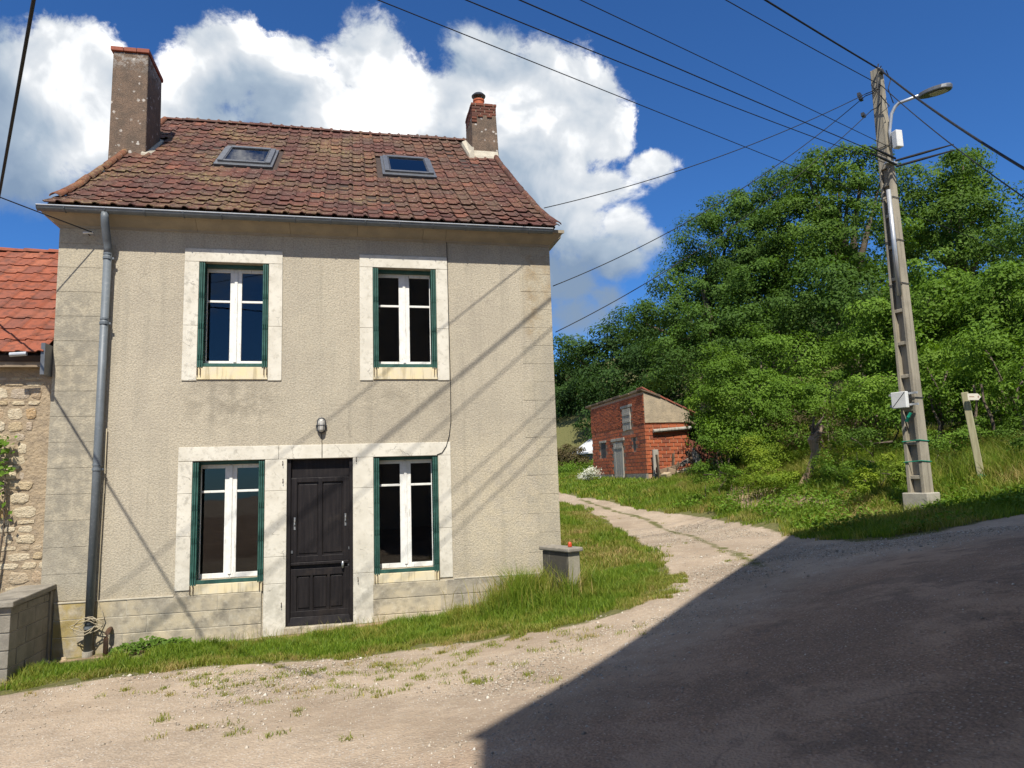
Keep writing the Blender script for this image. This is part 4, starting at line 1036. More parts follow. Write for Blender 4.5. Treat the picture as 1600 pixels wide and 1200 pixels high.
# ------------------------------------------------------------------ neighbouring house on the left
nb = empty('neighbouring_house', (-3.2, 0, -.3), 'rubble stone house with bright red tiled roof at the left edge', 'house')
def world_child(o, parent):
    o.parent = parent; o.matrix_parent_inverse = Matrix.Translation(parent.location).inverted(); return o
wc = world_child
mb = MB(); mb.box(-10.5, XL-.002, .012, 6.2, -.8, 3.98); wall_nb = wc(mb.build('wall', 'rubble_mortar'), nb)
pr = random.Random(23)
z = -.3
while z < 3.62:
    h = pr.uniform(.06, .19)
    if z+h > 3.64: h = 3.64-z
    x = -4.55 + pr.uniform(0, .1)
    while x < -3.22:
        L = pr.uniform(.08, .36); edge = -3.24+.10*math.sin(z*2.1)-(.12 if z > 2.2 else 0)
        if x >= edge: break
        x2 = min(x+L, edge)
        if x2-x > .06:
            n_ = 8; cx_, cz_ = (x+x2)/2, z+h/2; ring = []
            for k in range(n_):
                t = 2*math.pi*(k+.5)/n_; ex = abs(math.cos(t))**.55*math.copysign(1, math.cos(t)); ez = abs(math.sin(t))**.55*math.copysign(1, math.sin(t))
                ring.append((cx_+ex*(x2-x)*.50*pr.uniform(.72, 1.04), cz_+ez*h*.50*pr.uniform(.70, 1.06)))
            pd = pr.uniform(.0, .02); vs = [(a, .03, b) for a, b in ring] + [(a, .012-pd*.55, b) for a, b in ring] + [(cx_+(a-cx_)*.72, .012-pd, cz_+(b-cz_)*.68+pr.uniform(-.008, .008)) for a, b in ring]
            fs = [(r_*n_+k, r_*n_+(k+1) % n_, (r_+1)*n_+(k+1) % n_, (r_+1)*n_+k) for r_ in (0, 1) for k in range(n_)] + [tuple(range(2*n_, 3*n_))]
            wc(MB().add(vs, fs).build('stone', 'stone'), nb)
        x = x2 + pr.uniform(.012, .03)
    z += h+pr.uniform(.010, .025)
wc(MB().box(-10.5, XL-.035, -.16, .012, 3.76, 3.90).build('fascia_board', 'fascia'), nb)
wc(MB().box(XL-.055, XL-.004, -.26, .012, 3.64, 4.08).build('flashing_board', 'grey_metal'), nb)
ny0, nz0, ny1, nz1 = -.27, 3.93, 3.0, 6.36; nang = math.atan2(nz1-nz0, ny1-ny0); nL = math.hypot(ny1-ny0, nz1-nz0)
nroof = wc(MB().prism([(ny0+.06, nz0-.02), (ny1, nz1-.03), (6.3, 3.9), (6.3, 3.8), (ny1, nz1-.15), (ny0+.1, nz0-.1)], 'x', -10.5, XL-.012).build('roof', 'roof_deck'), nb)
v2, f2 = tile_arrays(.262, .44, .022, .016)
red_me = MB().add(v2, f2).mesh('tile', 'red_tile')
for r_ in range(11):
    for c_ in range(13):
        x = XL-.02-(c_+1)*.262; s = r_*nL/11
        o = link('tile', red_me, nroof)
        Mx = Matrix.Translation((x+pr.uniform(-.004, .004), ny0+s*math.cos(nang), nz0+s*math.sin(nang)+.01)) @ Matrix.Rotation(nang+pr.gauss(0, .008), 4, 'X') @ Matrix.Rotation(pr.gauss(0, .008), 4, 'Z')
        o.matrix_local = Matrix.Translation((3.2, 0, .3)).inverted() @ Mx if False else Mx
for k in range(9):
    o = link('ridge_tile', half_me if k else (half_me := half_tile(.10, .44).mesh('ridge_tile', 'red_tile')), nroof)
    o.matrix_local = Matrix.Translation((XL-.05-k*.40-.42, ny1+.02, nz1-.0)) @ Matrix.Rotation(-math.pi/2, 4, 'Z')
mb = MB(); mb.tube([(XL-.40, -.33, 3.90), (XL-.20, -.33, 3.915)], .03, 10); wc(mb.build('gutter_end', 'zinc_rim'), nb)

# low concrete block wall standing out from the house corner
lw = empty('low_wall', (-3.2, -.7, -.3), 'low grey concrete block wall stub with a slab on top at the left corner', 'wall')
pr = random.Random(9)
wc(MB().box(-3.36, -3.045, -1.19, -.005, -.45, .70).build('mortar_core', 'mortar'), lw)
zz = -.42; row = 0
while zz < .66:
    y = -1.21; off = (.0, .24)[row % 2]; ys = [-1.21] + [v for v in (-.99+off, -.50+off) if v < -.1] + [-.10]
    h = .205 if zz+.205 < .70 else .70-zz
    for a_, b_ in zip(ys[:-1], ys[1:]):
        wc(MB().box(-3.375, -3.028-pr.uniform(0, .006), a_, b_-.012, zz, zz+h-.012).build('concrete_block', 'concrete', None, .006), lw)
    zz += h; row += 1
wc(MB().box(-3.38, -3.015, -.098, -.006, -.45, .72).build('end_pier', 'concrete', None, .006), lw)
wc(MB().hexa([(-3.42,-1.27,.695),(-2.985,-1.27,.695),(-2.985,-.002,.73),(-3.42,-.002,.73),(-3.42,-1.27,.765),(-2.985,-1.27,.765),(-2.985,-.002,.80),(-3.42,-.002,.80)]).build('coping', 'concrete', None, .012), lw)

# ------------------------------------------------------------------ gatepost stub at the right corner of the house
gp = empty('gatepost', (4.0, -.75, .2), 'short stained concrete gatepost with capstone at the right corner of the house', 'gatepost')
rot = Matrix.Rotation(R(24), 3, 'Z')
def gpb(hx, hy, z0, z1, name, material, bev):
    c = Vector((3.965, -.66, (z0+z1)/2)); return wc(MB().obox(c, (hx, hy, (z1-z0)/2), rot).build(name, material, None, bev), gp)
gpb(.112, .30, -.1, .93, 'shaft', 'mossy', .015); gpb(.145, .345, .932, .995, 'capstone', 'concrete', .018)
tag(MB().lathe([(.030, 0), (.032, .01), (.029, .05), (.022, .068), (.008, .075)], (4.06, -.83, .996), 14).build('red_cap', 'red_plastic', None, smooth=True), 'small orange red plastic cap standing on the gatepost', 'cap')

# ------------------------------------------------------------------ concrete utility pole
PX, PY = 11.70, .83; PZ = gz(PX, PY)
pole = empty('utility_pole', (PX, PY, PZ), 'tall concrete electricity pole with ladder recesses and a white box', 'pole')
Hh = 10.27-PZ
pole.rotation_euler = (0, 0, R(-72.5))   # recessed face towards the house, narrow face towards the sun
def pw(z): return .178-.082*z/Hh, .150-.070*z/Hh      # half width, half depth
def taper(x0f, x1f, y0f, y1f, z0, z1):
    (w0, d0), (w1, d1) = pw(z0), pw(z1)
    return MB().hexa([(w0*x0f,d0*y0f,z0),(w0*x1f,d0*y0f,z0),(w0*x1f,d0*y1f,z0),(w0*x0f,d0*y1f,z0),(w1*x0f,d1*y0f,z1),(w1*x1f,d1*y0f,z1),(w1*x1f,d1*y1f,z1),(w1*x0f,d1*y1f,z1)])
for (a_, b_) in ((-1, -.56), (.56, 1)): taper(a_, b_, -1, 1, -.3, Hh).build('flange', 'pole', pole, .012)
taper(-.562, .562, -.25, .25, -.3, Hh-.01).build('web', 'pole', pole)
ztop = Hh-2.2
taper(-.563, .563, -.985, .985, ztop, Hh-.004).build('head', 'pole', pole)
z = .62
while z < ztop-.3:
    w0, d0 = pw(z); MB().box(-w0*.565, w0*.565, -d0*.93, d0*.93, z, z+.07).build('rung', 'pole', pole, .008); z += .66
MB().box(-.25, .25, -.22, .22, -.35, .36).build('base_block', 'pale_concrete', pole, .02)
# conduit on the sunlit face
MB().tube([(pw(4.2)[0]*.6, -pw(4.2)[1]-.04, 4.25), (pw(6.5)[0]*.6, -pw(6.5)[1]-.04, 6.45)], .042, 14).build('conduit', 'silver', pole, smooth=True)
for z in (4.5, 5.4, 6.3, 7.4, 2.2):
    w0, d0 = pw(z); m_ = .012
    MB().tube([(-w0-m_, -d0-m_, z), (w0+m_, -d0-m_, z), (w0+m_, d0+m_, z), (-w0-m_, d0+m_, z), (-w0-m_, -d0-m_, z)], .009, 6).build('strap', 'dark_metal', pole)
bx_ = empty('junction_box'); bx_.parent = pole
MB().box(-.20, .10, -.34, -.24, 2.0, 2.32).build('case', 'white_plastic', bx_, .012)
for z in (2.06, 2.28): MB().box(-.30, .26, -.238, -.20, z-.02, z+.02).build('mounting_rail', 'silver', bx_)
t_ = MB(); t_.tube([(-.19, -.344, 2.01), (.09, -.344, 2.31)], .006, 6); t_.build('strap', 'dark_metal', bx_)
pole2 = MB(); pole2.tube([(.0, -.22, 1.74), (.05, -.24, 1.82), (.10, -.22, 1.90)], .03, 8); pole2.build('cable_gland', 'green_plastic', pole)
for z in (1.35, .95):
    w0, d0 = pw(z); m_ = .01
    MB().tube([(-w0-m_, -d0-m_, z), (w0+m_, -d0-m_, z+.02), (w0+m_, d0+m_, z), (-w0-m_, d0+m_, z-.01), (-w0-m_, -d0-m_, z)], .010, 6).build('twine', 'green_plastic', pole)
# street lamp on the pole
A0 = at_dist(1390, 205, 15.9); A1 = at_dist(1393, 178, 15.9); A2 = at_dist(1405, 163, 15.9); A3 = at_dist(1440, 148, 15.75)
sl = empty('street_lamp', tuple(A0), 'grey oval street lamp head on a curved arm at the pole top', 'street lamp')
wc(MB().tube([A0-np.array([0, 0, .35]), A0, A1, (A1+A2)/2+np.array([0, 0, .05]), A2+np.array([0, 0, .03]), A3], .032, 10).build('arm', 'silver', None, smooth=True), sl)
e0 = Vector(at_dist(1436, 152, 15.75)); e1 = Vector(at_dist(1487, 134, 15.5)); ax = (e1-e0).normalized(); sd = ax.cross(Vector((0, 0, 1))).normalized(); up = sd.cross(ax)
L = (e1-e0).length
def head(prof_t, prof_w, h0, h1, name, material):
    vs = []; n_ = len(prof_t)
    top = []; bot = []
    for t, wd in zip(prof_t, prof_w):
        for s_ in (-1, 1): vs.append(e0+ax*L*t+sd*wd*s_+up*h0)
        for s_ in (-1, 1): vs.append(e0+ax*L*t+sd*wd*s_*.86+up*h1)
    fs = []
    for i in range(n_-1):
        a_ = i*4; b_ = a_+4
        fs += [(a_, a_+1, b_+1, b_), (a_+2, b_+2, b_+3, a_+3), (a_, b_, b_+2, a_+2), (a_+1, a_+3, b_+3, b_+1)]
    fs += [(0, 2, 3, 1), (4*n_-4, 4*n_-3, 4*n_-1, 4*n_-2)]
    return wc(MB().add(vs, fs).build(name, material, None, .02), sl)
ts = [0, .08, .2, .4, .6, .8, .92, 1.0]; ws = [.05, .09, .13, .165, .17, .15, .105, .04]
head(ts, ws, -.035, .06, 'housing', 'grey_metal'); head([.35, .5, .7, .85], [.08, .11, .11, .07], -.05, -.034, 'lens', 'lamp_glass')
wc(MB().box(A0[0]-.03, A0[0]+.12, A0[1]-.20, A0[1]-.06, A0[2]-.42, A0[2]-.06).build('control_box', 'white_plastic', None, .015), sl)

# ------------------------------------------------------------------ overhead cables
TOP = np.array([PX, PY, 10.27])
WD = np.array([-.893, -.448, 0.0]); G = 'overhead cables'
def both(z_, r_, name, lab, off=(0, 0, 0), slope=-.04, back=26, fwd=None, sag=.25):
    p = np.array([PX, PY, z_])+np.array(off)
    a_ = p+WD*back+np.array([0, 0, slope*back])
    cable(name, [tuple(p), tuple(a_)], r_, lab, 'cable', 'cable', G, 6, sag, 30)
    if fwd is not None:
        b_ = np.array(fwd); cable(name, [tuple(p), tuple(b_)], r_, lab.replace('left overhead', 'right off the picture').replace('overhead to the left', 'off to the right'), 'cable', 'cable', G, 6, .2, 20)
R1 = at_dist(1600, 245, 10.5); R1 = TOP + (R1-TOP)*1.6
both(10.22, .018, 'overhead_cable', 'thick black bundled cable running from the pole top overhead to the left', (0, -.1, 0), -.035, 26, R1, .3)
R2 = at_dist(1600, 291, 10.5); R2 = np.array([PX, PY, 9.9]) + (R2-np.array([PX, PY, 9.9]))*1.6
both(9.86, .009, 'overhead_cable', 'thinner black cable just under the pole top running overhead to the left', (0, -.1, 0), -.05, 26, R2, .3)
both(8.30, .009, 'overhead_cable', 'upper one of the paired cables from the pole bracket', (-.05, -.1, 0), -.068, 26, None, .1)
both(8.15, .0075, 'overhead_cable', 'lower one of the paired cables from the pole bracket', (-.05, -.1, 0), -.062, 26, None, .3)
both(8.55, .007, 'overhead_cable', 'thin single cable a little above the paired cables', (-.05, -.1, 0), -.070, 26, None, -.05)
P3a = np.array([1.27, -2.85, 7.93]); P3b = np.array([9.44, 1.19, 8.29]); d3 = P3b-P3a
cable('overhead_cable', [tuple(P3a-d3*1.2), tuple(P3b+d3*1.6)], .0075, 'lowest of the thin cables crossing in front of the white cloud', 'cable', 'cable', G, 6, .0, 40)
for (h0, hp, lab, sag) in (((1352, 147), (850, 325), 'cable from the pole reaching behind the right roof edge', .22), ((1352, 150), (864, 447), 'middle cable from the pole to the right gable wall', .35), ((1362, 172), (868, 519), 'lowest cable from the pole to the right gable wall', .35)):
    a_ = at_dist(h0[0], h0[1], 15.9)
    b_ = np.array([XR+.01, 0, 0]); d = ray(*hp); 
    # where the sight line passes the gable plane just behind the corner
    t = (XR+.25-CAM[0])/d[0]; b_ = CAM+d*t
    if b_[1] < .3: b_ = CAM+d*((XR+.12-CAM[0])/d[0])
    e_ = b_+(b_-a_)/np.linalg.norm(b_-a_)*.35
    cable('service_cable', [tuple(a_), tuple(b_)], .008, lab, 'cable', 'cable', 'service cables to the house', 6, sag, 30)
cable('overhead_cable', [(-.3, -7.6, 6.45), (-1.54, -5.1, 5.97), (-2.91, -2.37, 5.44), (-4.12, .02, 4.98), (-4.3, .5, 4.93)], .015, 'black cable at the upper left going down to the red roof', 'cable', 'cable', G, 6, .0, 1)
bk = empty('cable_bracket', (PX, PY, 8.2), 'metal bracket with black spiral cable grips on the pole', 'bracket')
wc(MB().box(PX-.15, PX+.10, PY-.20, PY-.10, 8.12, 8.17).build('bar', 'silver', None, .008), bk)
for k, (dz, sg, up_) in enumerate(((.05, 1, .02), (-.08, 1, .01), (.0, -1, .05), (-.12, -1, .04))):
    a_ = Vector((PX, PY-.25, 8.15+dz)); dv = Vector((-.893, -.448, -.06)) if sg == 1 else Vector((.75, -.5, .12))
    wc(MB().tube([a_, a_+dv*.5, a_+dv*1.15], [.022, .026, .012], 8).build('cable_grip', 'cable', None), bk)
gl = MB(); gl.tube([(PX-.12, PY-.2, 10.27), (PX-.28, PY-.3, 9.9), (PX-.34, PY-.36, 9.6)], .014, 6); gl.tube([(PX-.1, PY-.25, 10.2), (PX-.25, PY-.1, 9.85), (PX-.05, PY-.3, 9.3), (PX-.3, PY-.3, 9.1)], .012, 6)
gl.tube([(PX+.05, PY-.2, 10.15), (PX+.14, PY-.2, 9.95), (PX+.0, PY-.26, 9.7), (PX+.1, PY-.25, 9.4)], .010, 6)
for p_ in ((1352, 147), (1352, 150), (1362, 172)):
    q_ = Vector(at_dist(*p_, 15.9)); gl.tube([q_, q_.lerp(Vector((PX-.05, PY-.1, q_.z+.12)), .5)+Vector((0, 0, -.04)), (PX-.05, PY-.1, q_.z+.12)], .010, 6)

wc(gl.build('jumper_cable', 'cable'), bk)
cl_ = MB()
for p_ in ((1343, 149), (1345, 154), (1349, 180), (1378, 112)):
    q_ = Vector(at_dist(p_[0], p_[1], 15.9)); cl_.obox(q_, (.07, .03, .035), Matrix.Rotation(.6, 3, 'Z'))
wc(cl_.build('clamp', 'dark_metal'), bk)

# ------------------------------------------------------------------ footpath signpost
b0 = at_dist(1535, 750, 17); b0[2] = gz(b0[0], b0[1]); t0 = at_dist(1507, 613, 16.9)
sp = empty('footpath_signpost', tuple(b0), 'leaning pale wooden footpath post with a small cream arrow sign', 'signpost')
axv = (Vector(t0)-Vector(b0)).normalized(); qrot = axv.to_track_quat('Z', 'Y').to_matrix(); qrot = qrot @ Matrix.Rotation(R(50), 3, 'Z')
LL = (Vector(t0)-Vector(b0)).length
wc(MB().obox(Vector(b0)+axv*(LL/2-.15), (.062, .062, LL/2+.15), qrot).build('post', 'post_wood', None, .01), sp)
s0 = Vector(at_dist(1512, 620, 16.75)); s1 = Vector(at_dist(1533, 620, 16.75)); sx_ = (s1-s0); sw = sx_.length; sx_.normalize(); sz_ = Vector((0, 0, 1)); sy_ = sx_.cross(sz_)
def spt(u, v, d): return s0+sx_*u*sw+sz_*v+sy_*d
arrow = [(0, -.065), (.78, -.065), (1, 0), (.78, .065), (0, .065)]
mb = MB(); mb.add([spt(u, v, .012) for u, v in arrow]+[spt(u, v, -.012) for u, v in arrow], [(0,1,2,3,4), (9,8,7,6,5)]+[(i, 5+i, 5+(i+1) % 5, (i+1) % 5) for i in range(5)])
brd = wc(mb.build('sign_board', 'sign_white'), sp)
ink = MB(); uu = .12
for wd in (.05, .09, .04, .07, .06, .08):
    ink.add([spt(uu, -.008, .0135), spt(uu+wd*.8, -.008, .0135), spt(uu+wd*.8, .012, .0135), spt(uu, .012, .0135)], [(0,1,2,3)]); uu += wd
ink.add([spt(.80+.055*math.cos(t), .022*math.sin(t), .0135) for t in np.linspace(0, 6.28, 13)[:-1]], [tuple(range(12))])
wc(ink.build('lettering', 'sign_ink'), sp)
tw = MB()
for k in range(3): tw.tube([Vector(b0)+axv*(.12+.02*k)+Vector((.09*math.cos(t), .09*math.sin(t), .02*math.sin(3*t+k))) for t in np.linspace(0, 6.3, 12)], .009, 6)
wc(tw.build('twine', 'green_plastic'), sp)

# ------------------------------------------------------------------ derelict brick shed
SX0, SX1, SYA, SYB, SZ = 12.0, 13.87, 14.7, 21.05, 1.62
shed = empty('brick_shed', (SX0, SYA, SZ), 'derelict hollow brick shed with plank door beside the track', 'shed')
SF, SBk = 5.28, 4.42       # front and rear heights
core = MB().prism([(SX0+.03, SZ-.5), (SX1-.03, SZ-.5), (SX1-.03, SBk-.05), (SX0+.03, SF-.05)], 'y', SYA+.03, SYB-.03)
wc(core.build('wall', 'brick_mortar'), shed)
pr = random.Random(31)
holes = [(17.05, 18.25, SZ-.2, 3.42), (16.05, 17.0, 3.72, 4.72), (19.25, 19.85, 2.75, 3.42), (15.75, 16.0, 2.95, 3.45)]
bh, bl = .145, .33; pr_i = 0
brick_cache = {}
def shed_brick(x0, x1, y0, y1, z0, z1):
    key = (round(x1-x0, 2), round(y1-y0, 2), round(z1-z0, 2))
    if key not in brick_cache: brick_cache[key] = MB().box(0, key[0], 0, key[1], 0, key[2]).mesh('brick', 'brick')
    o = link('brick', brick_cache[key], shed); o.location = (x0-SX0, y0-SYA, z0-SZ)
z = SZ+.40; row = 0
while z < 3.95:                     # lower courses: single hollow bricks on both visible faces
    y = SYA+.02-(.16 if row % 2 else 0)
    while y < SYB-.05:
        a_, b_ = max(y, SYA+.002), min(y+bl-.026, SYB-.02); y += bl
        if b_-a_ < .06 or any(b_ > h[0] and a_ < h[1] and z+bh > h[2] and z < h[3] for h in holes): continue
        if z > 3.35 and pr.random() < .0: continue
        shed_brick(SX0+.006-pr.uniform(0, .006), SX0+.036, a_, b_, z, z+bh-.026)
    x = SX0+.04-(.16 if row % 2 else 0)
    while x < SX1-.05:
        a_, b_ = max(x, SX0+.04), min(x+bl-.03, SX1-.02); x += bl
        if b_-a_ > .06: shed_brick(a_, b_, SYA+.004-pr.uniform(0, .006), SYA+.036, z, z+bh-.028)
    z += bh; row += 1
# upper front: thin old bricks laid flat, too small to tell apart one by one
VV = []; FF = []; RN = []
z = 3.97
while z < SF-.22:
    y = SYA+.002-pr.uniform(0, .2)
    while y < SYB-.04:
        a_, b_ = max(y, SYA+.004), min(y+.21, SYB-.02); y += .222
        if b_-a_ < .04 or any(b_ > h[0] and a_ < h[1] and z+.06 > h[2] and z < h[3] for h in holes): continue
        t_ = MB().box(SX0-.004-pr.uniform(0, .014), SX0+.034, a_, b_, z, z+.052); o_ = len(VV)
        VV += t_.v; FF += [tuple(i+o_ for i in f) for f in t_.f]; RN += [pr.random()]*6
    z += .066
me = bpy.data.meshes.new('brickwork'); me.from_pydata(VV, [], FF); me.update(); at = me.attributes.new('rnd', 'FLOAT', 'FACE'); at.data.foreach_set('value', np.array(RN, np.float32)); me.materials.append(M['brick'])
o = link('upper_brickwork', me); wc(o, shed); tag(o, kind='stuff')
# plastered upper gable
wc(MB().prism([(SX0+.012, 3.96), (SX1+.02, 3.96), (SX1+.05, SBk+.02), (SX0+.012, SF)], 'y', SYA-.035, SYA+.028).build('gable_plaster', 'old_plaster'), shed)
y = SYA+.02                        # concrete block footing
for row in (0, 1):
    y = SYA-.02-(.2 if row else 0)
    while y < SYB:
        a_, b_ = max(y, SYA-.02), min(y+.43, SYB); y += .44
        if b_-a_ > .08 and not (b_ > 17.05 and a_ < 18.25): wc(MB().box(SX0-.05, SX0+.04, a_, b_, SZ-.02+row*.205-.02, SZ+.165+row*.205).build('footing_block', 'concrete'), shed)
for (a_, b_, z0, z1, n_, nm) in ((17.12, 18.18, SZ-.12, 3.38, 4, 'door'), (16.10, 16.95, 3.76, 4.70, 3, 'hatch')):
    dd = empty(nm); wc(dd, shed)
    for k in range(n_):
        w_ = (b_-a_)/n_; q_ = MB().box(SX0-.012-pr.uniform(0, .012), SX0+.032, a_+k*w_+.008, a_+(k+1)*w_-.008, z0+pr.uniform(0, .05), z1-pr.uniform(0, .04)).build('plank', 'grey_wood', None, .004); q_.parent = dd
    for zz in (z0+.35, z1-.3):
        q_ = MB().box(SX0-.034, SX0-.0125, a_+.02, b_-.02, zz, zz+.09).build('ledge', 'grey_wood', None, .004); q_.parent = dd
wc(MB().box(SX0-.03, SX0+.05, 16.9, 18.45, 3.40, 3.52).build('door_lintel', 'grey_wood', None, .01), shed)
wc(MB().box(SX0-.02, SX0+.05, 15.85, 17.15, 4.72, 4.83).build('hatch_lintel', 'grey_wood', None, .01), shed)
wc(MB().box(SX0-.02, SX0+.05, 19.1, 20.0, 3.42, 3.52).build('window_lintel', 'grey_wood', None, .01), shed)
wc(MB().box(SX0+.022, SX0+.0285, 19.25, 19.85, 2.75, 3.42).build('window_shade_panel', 'interior'), shed)  # flat dark panel, its colour stands for the shade inside the window hole
wc(MB().box(SX0+.022, SX0+.0285, 15.75, 16.0, 2.95, 3.45).build('slot_shade_panel', 'interior'), shed)  # likewise a dark panel coloured as the unlit inside of the slot
# broken flat roof edge
y = SYA-.1
while y < SYB+.1:
    L = pr.uniform(.5, 1.2); j = pr.uniform(-.04, .03)
    wc(MB().hexa([(SX0-.07+j,y,SF-.06),(SX0+.7,y,SF-.34),(SX0+.7,y+L-.03,SF-.34),(SX0-.07+j,y+L-.03,SF-.06),(SX0-.08+j,y,SF+.015+j),(SX0+.7,y,SF-.24),(SX0+.7,y+L-.03,SF-.24),(SX0-.08+j,y+L-.03,SF+.01+j)]).build('roof_slab', 'timber', None, .015), shed); y += L
x = SX0-.05
while x < SX1+.1:
    L = pr.uniform(.28, .42)
    zf = lambda t: SF+(SBk-SF)*(t-SX0)/(SX1-SX0)
    wc(MB().hexa([(x,SYA-.08,zf(x)),(x+L-.02,SYA-.08,zf(x+L)),(x+L-.02,SYA+.5,zf(x+L)),(x,SYA+.5,zf(x)),(x,SYA-.08,zf(x)+.07),(x+L-.02,SYA-.08,zf(x+L)+.06),(x+L-.02,SYA+.5,zf(x+L)+.06),(x,SYA+.5,zf(x)+.07)]).build('verge_tile', 'cap_tile', None, .01), shed); x += L
wc(MB().tube([(12.3, SYA-.10, 3.62), (12.9, SYA-.12, 3.66), (13.9, SYA-.08, 3.72)], .075, 10).build('beam', 'grey_wood'), shed)
MBx = MB(); MBx.box(SX1+.0, 15.6, SYA+.35, SYB-.5, SZ-.2, 3.35); wc(MBx.build('lean_to_wall', 'brick_old'), shed)
wc(MB().hexa([(SX1-.1,SYA-.1,3.95),(15.9,SYA-.1,3.25),(15.9,SYB-.4,3.25),(SX1-.1,SYB-.4,3.95),(SX1-.1,SYA-.1,4.05),(15.9,SYA-.1,3.35),(15.9,SYB-.4,3.35),(SX1-.1,SYB-.4,4.05)]).build('lean_to_roof', 'timber', None, .02), shed)
# planks and rubble against the sunny side, each piece its own thing
pr = random.Random(41)
for k in range(26):
    u = pr.random(); x = 12.15+u*1.9+pr.uniform(-.1, .1); y = 14.25-pr.uniform(0, .7); g_ = gz(x, y)
    if k < 12:
        L = pr.uniform(.5, 1.15); rt_ = Matrix.Rotation(pr.uniform(-.5, .5), 3, 'Y') @ Matrix.Rotation(pr.uniform(-.35, .15), 3, 'X') @ Matrix.Rotation(pr.uniform(0, 3), 3, 'Z')
        if k > 6: rt_ = Matrix.Rotation(pr.uniform(.9, 1.4), 3, 'Y') @ Matrix.Rotation(pr.uniform(-.8, .8), 3, 'X')
        o = MB().obox((x, y, g_+.32+pr.uniform(0, .25)), (.07, .022, L/2), rt_).build('broken_plank', ('timber', 'grey_wood')[k % 2], None, .005)
        tag(o, ('brown', 'grey')[k % 2]+' broken plank '+('leaning upright' if k <= 6 else 'lying flat')+' in the heap against the brick shed', 'plank', ('brown', 'grey')[k % 2]+(' upright' if k <= 6 else ' fallen')+' planks against the shed')
    else:
        s_ = pr.uniform(.10, .2); o = MB().obox((x, y-.1, g_+.1+pr.uniform(0, .28)), (s_, s_*.75, s_*.6), Matrix.Rotation(pr.uniform(0, 3), 3, 'Z') @ Matrix.Rotation(pr.uniform(-.5, .5), 3, 'X')).build('rubble_block', ('brick', 'stone', 'timber')[k % 3], None, .02)
        tag(o, ('orange broken brick', 'pale limestone rubble block', 'brown timber offcut')[k % 3]+' in the heap against the brick shed', 'rubble', ('bricks', 'stones', 'offcuts')[k % 3]+' heaped against the shed')
o = MB().box(12.16, 12.38, 14.40, 14.5, 1.5, 2.9).build('upright_board', 'grey_wood', None, .01); tag(o, 'grey board standing upright at the corner of the brick shed', 'board')

# ------------------------------------------------------------------ white roofed outbuilding behind the shed
ob = empty('outbuilding', (15.2, 31.6, 2.5), 'small grey outbuilding with a white roof behind the brick shed', 'outbuilding')
wc(MB().box(15.5, 18.5, 31.4, 36, 1.5, 3.45).build('wall', 'grey_wall'), ob)
wc(MB().prism([(15.2, 3.32), (18.8, 3.32), (18.8, 3.42), (17.0, 4.45), (15.2, 3.42)], 'y', 31.1, 36.2).build('roof', 'white_sheet'), ob)
wc(MB().box(15.55, 15.65, 31.36, 31.399, 1.5, 3.4).build('corner_post', 'white_plastic'), ob)
wc(MB().box(15.9, 16.9, 31.37, 31.399, 1.6, 3.2).build('door', 'grey_metal'), ob)

# ------------------------------------------------------------------ barn across the road, behind the viewer, whose shadow lies over the road
A_ = Vector((.30, -13.5)); T_ = Vector((7.76, -5.8)); ux = (T_-A_).normalized(); uy = Vector((ux.y, -ux.x)); LB = (T_-A_).length; WB = 8.0; ZE = 10.65
barn = empty('barn', (A_.x, A_.y, 0), 'tall barn behind the viewer that throws the big shadow on the road', 'barn')
barn.rotation_euler = (0, 0, math.atan2(ux.y, ux.x))      # local +x along the wall, local -y away from the road
MB().box(0, LB, -WB, 0, -1, ZE-.05).build('wall', 'far_wall', barn)
MB().prism([(.06, ZE-.06), (.06, ZE+.0), (-WB/2, ZE+2.0), (-WB-.06, ZE), (-WB-.06, ZE-.06)], 'x', -.05, LB+.05).build('roof', 'tile', barn)
for (x0, x1, z0, z1) in ((1.2, 2.2, 2.0, 3.6), (4.2, 6.6, .2, 4.0), (8.3, 9.3, 2.0, 3.6), (1.3, 2.1, 6.2, 7.6), (4.9, 5.7, 6.2, 7.6), (8.4, 9.2, 6.2, 7.6)):
    MB().box(x0, x1, -.001, .035, z0, z1).build('door' if x1-x0 > 2 else 'shutter', 'grey_wood', barn, .01)
    MB().box(x0-.15, x1+.15, .0, .03, z1+.002, z1+.22).build('lintel', 'lime', barn, .01)

# ------------------------------------------------------------------ vegetation
def leaf_mesh(name, C_, size, material, parent, nrm=None, up=.5, asp=.55, rnd=None, seed=1):
    """one diamond leaf, folded a little along its rib, at every point of C_"""
    g = np.random.default_rng(seed); n = len(C_)
    nn = g.normal(size=(n, 3))*.62; nn[:, 2] += up*1.6
    if nrm is not None: nn += nrm*1.3
    nn /= np.linalg.norm(nn, axis=1)[:, None]
    t = g.normal(size=(n, 3)); t[:, 2] -= .3; t -= nn*(t*nn).sum(1)[:, None]; t /= np.linalg.norm(t, axis=1)[:, None]
    b = np.cross(nn, t); s = (size*g.uniform(.65, 1.3, n))[:, None]
    V = np.empty((n, 4, 3)); V[:, 0] = C_-t*s*.5; V[:, 1] = C_+b*s*asp*.5+nn*s*.10; V[:, 2] = C_+t*s*.5; V[:, 3] = C_-b*s*asp*.5+nn*s*.10
    base = np.arange(n)*4
    Fq = np.empty((n*2, 3), np.int64); Fq[0::2] = np.c_[base, base+1, base+2]; Fq[1::2] = np.c_[base, base+2, base+3]
    rv = g.random(n) if rnd is None else np.clip(rnd+g.normal(0, .18, n), 0, 1)
    return raw_mesh(name, V.reshape(-1, 3), Fq, material, np.repeat(rv, 2), None, parent)
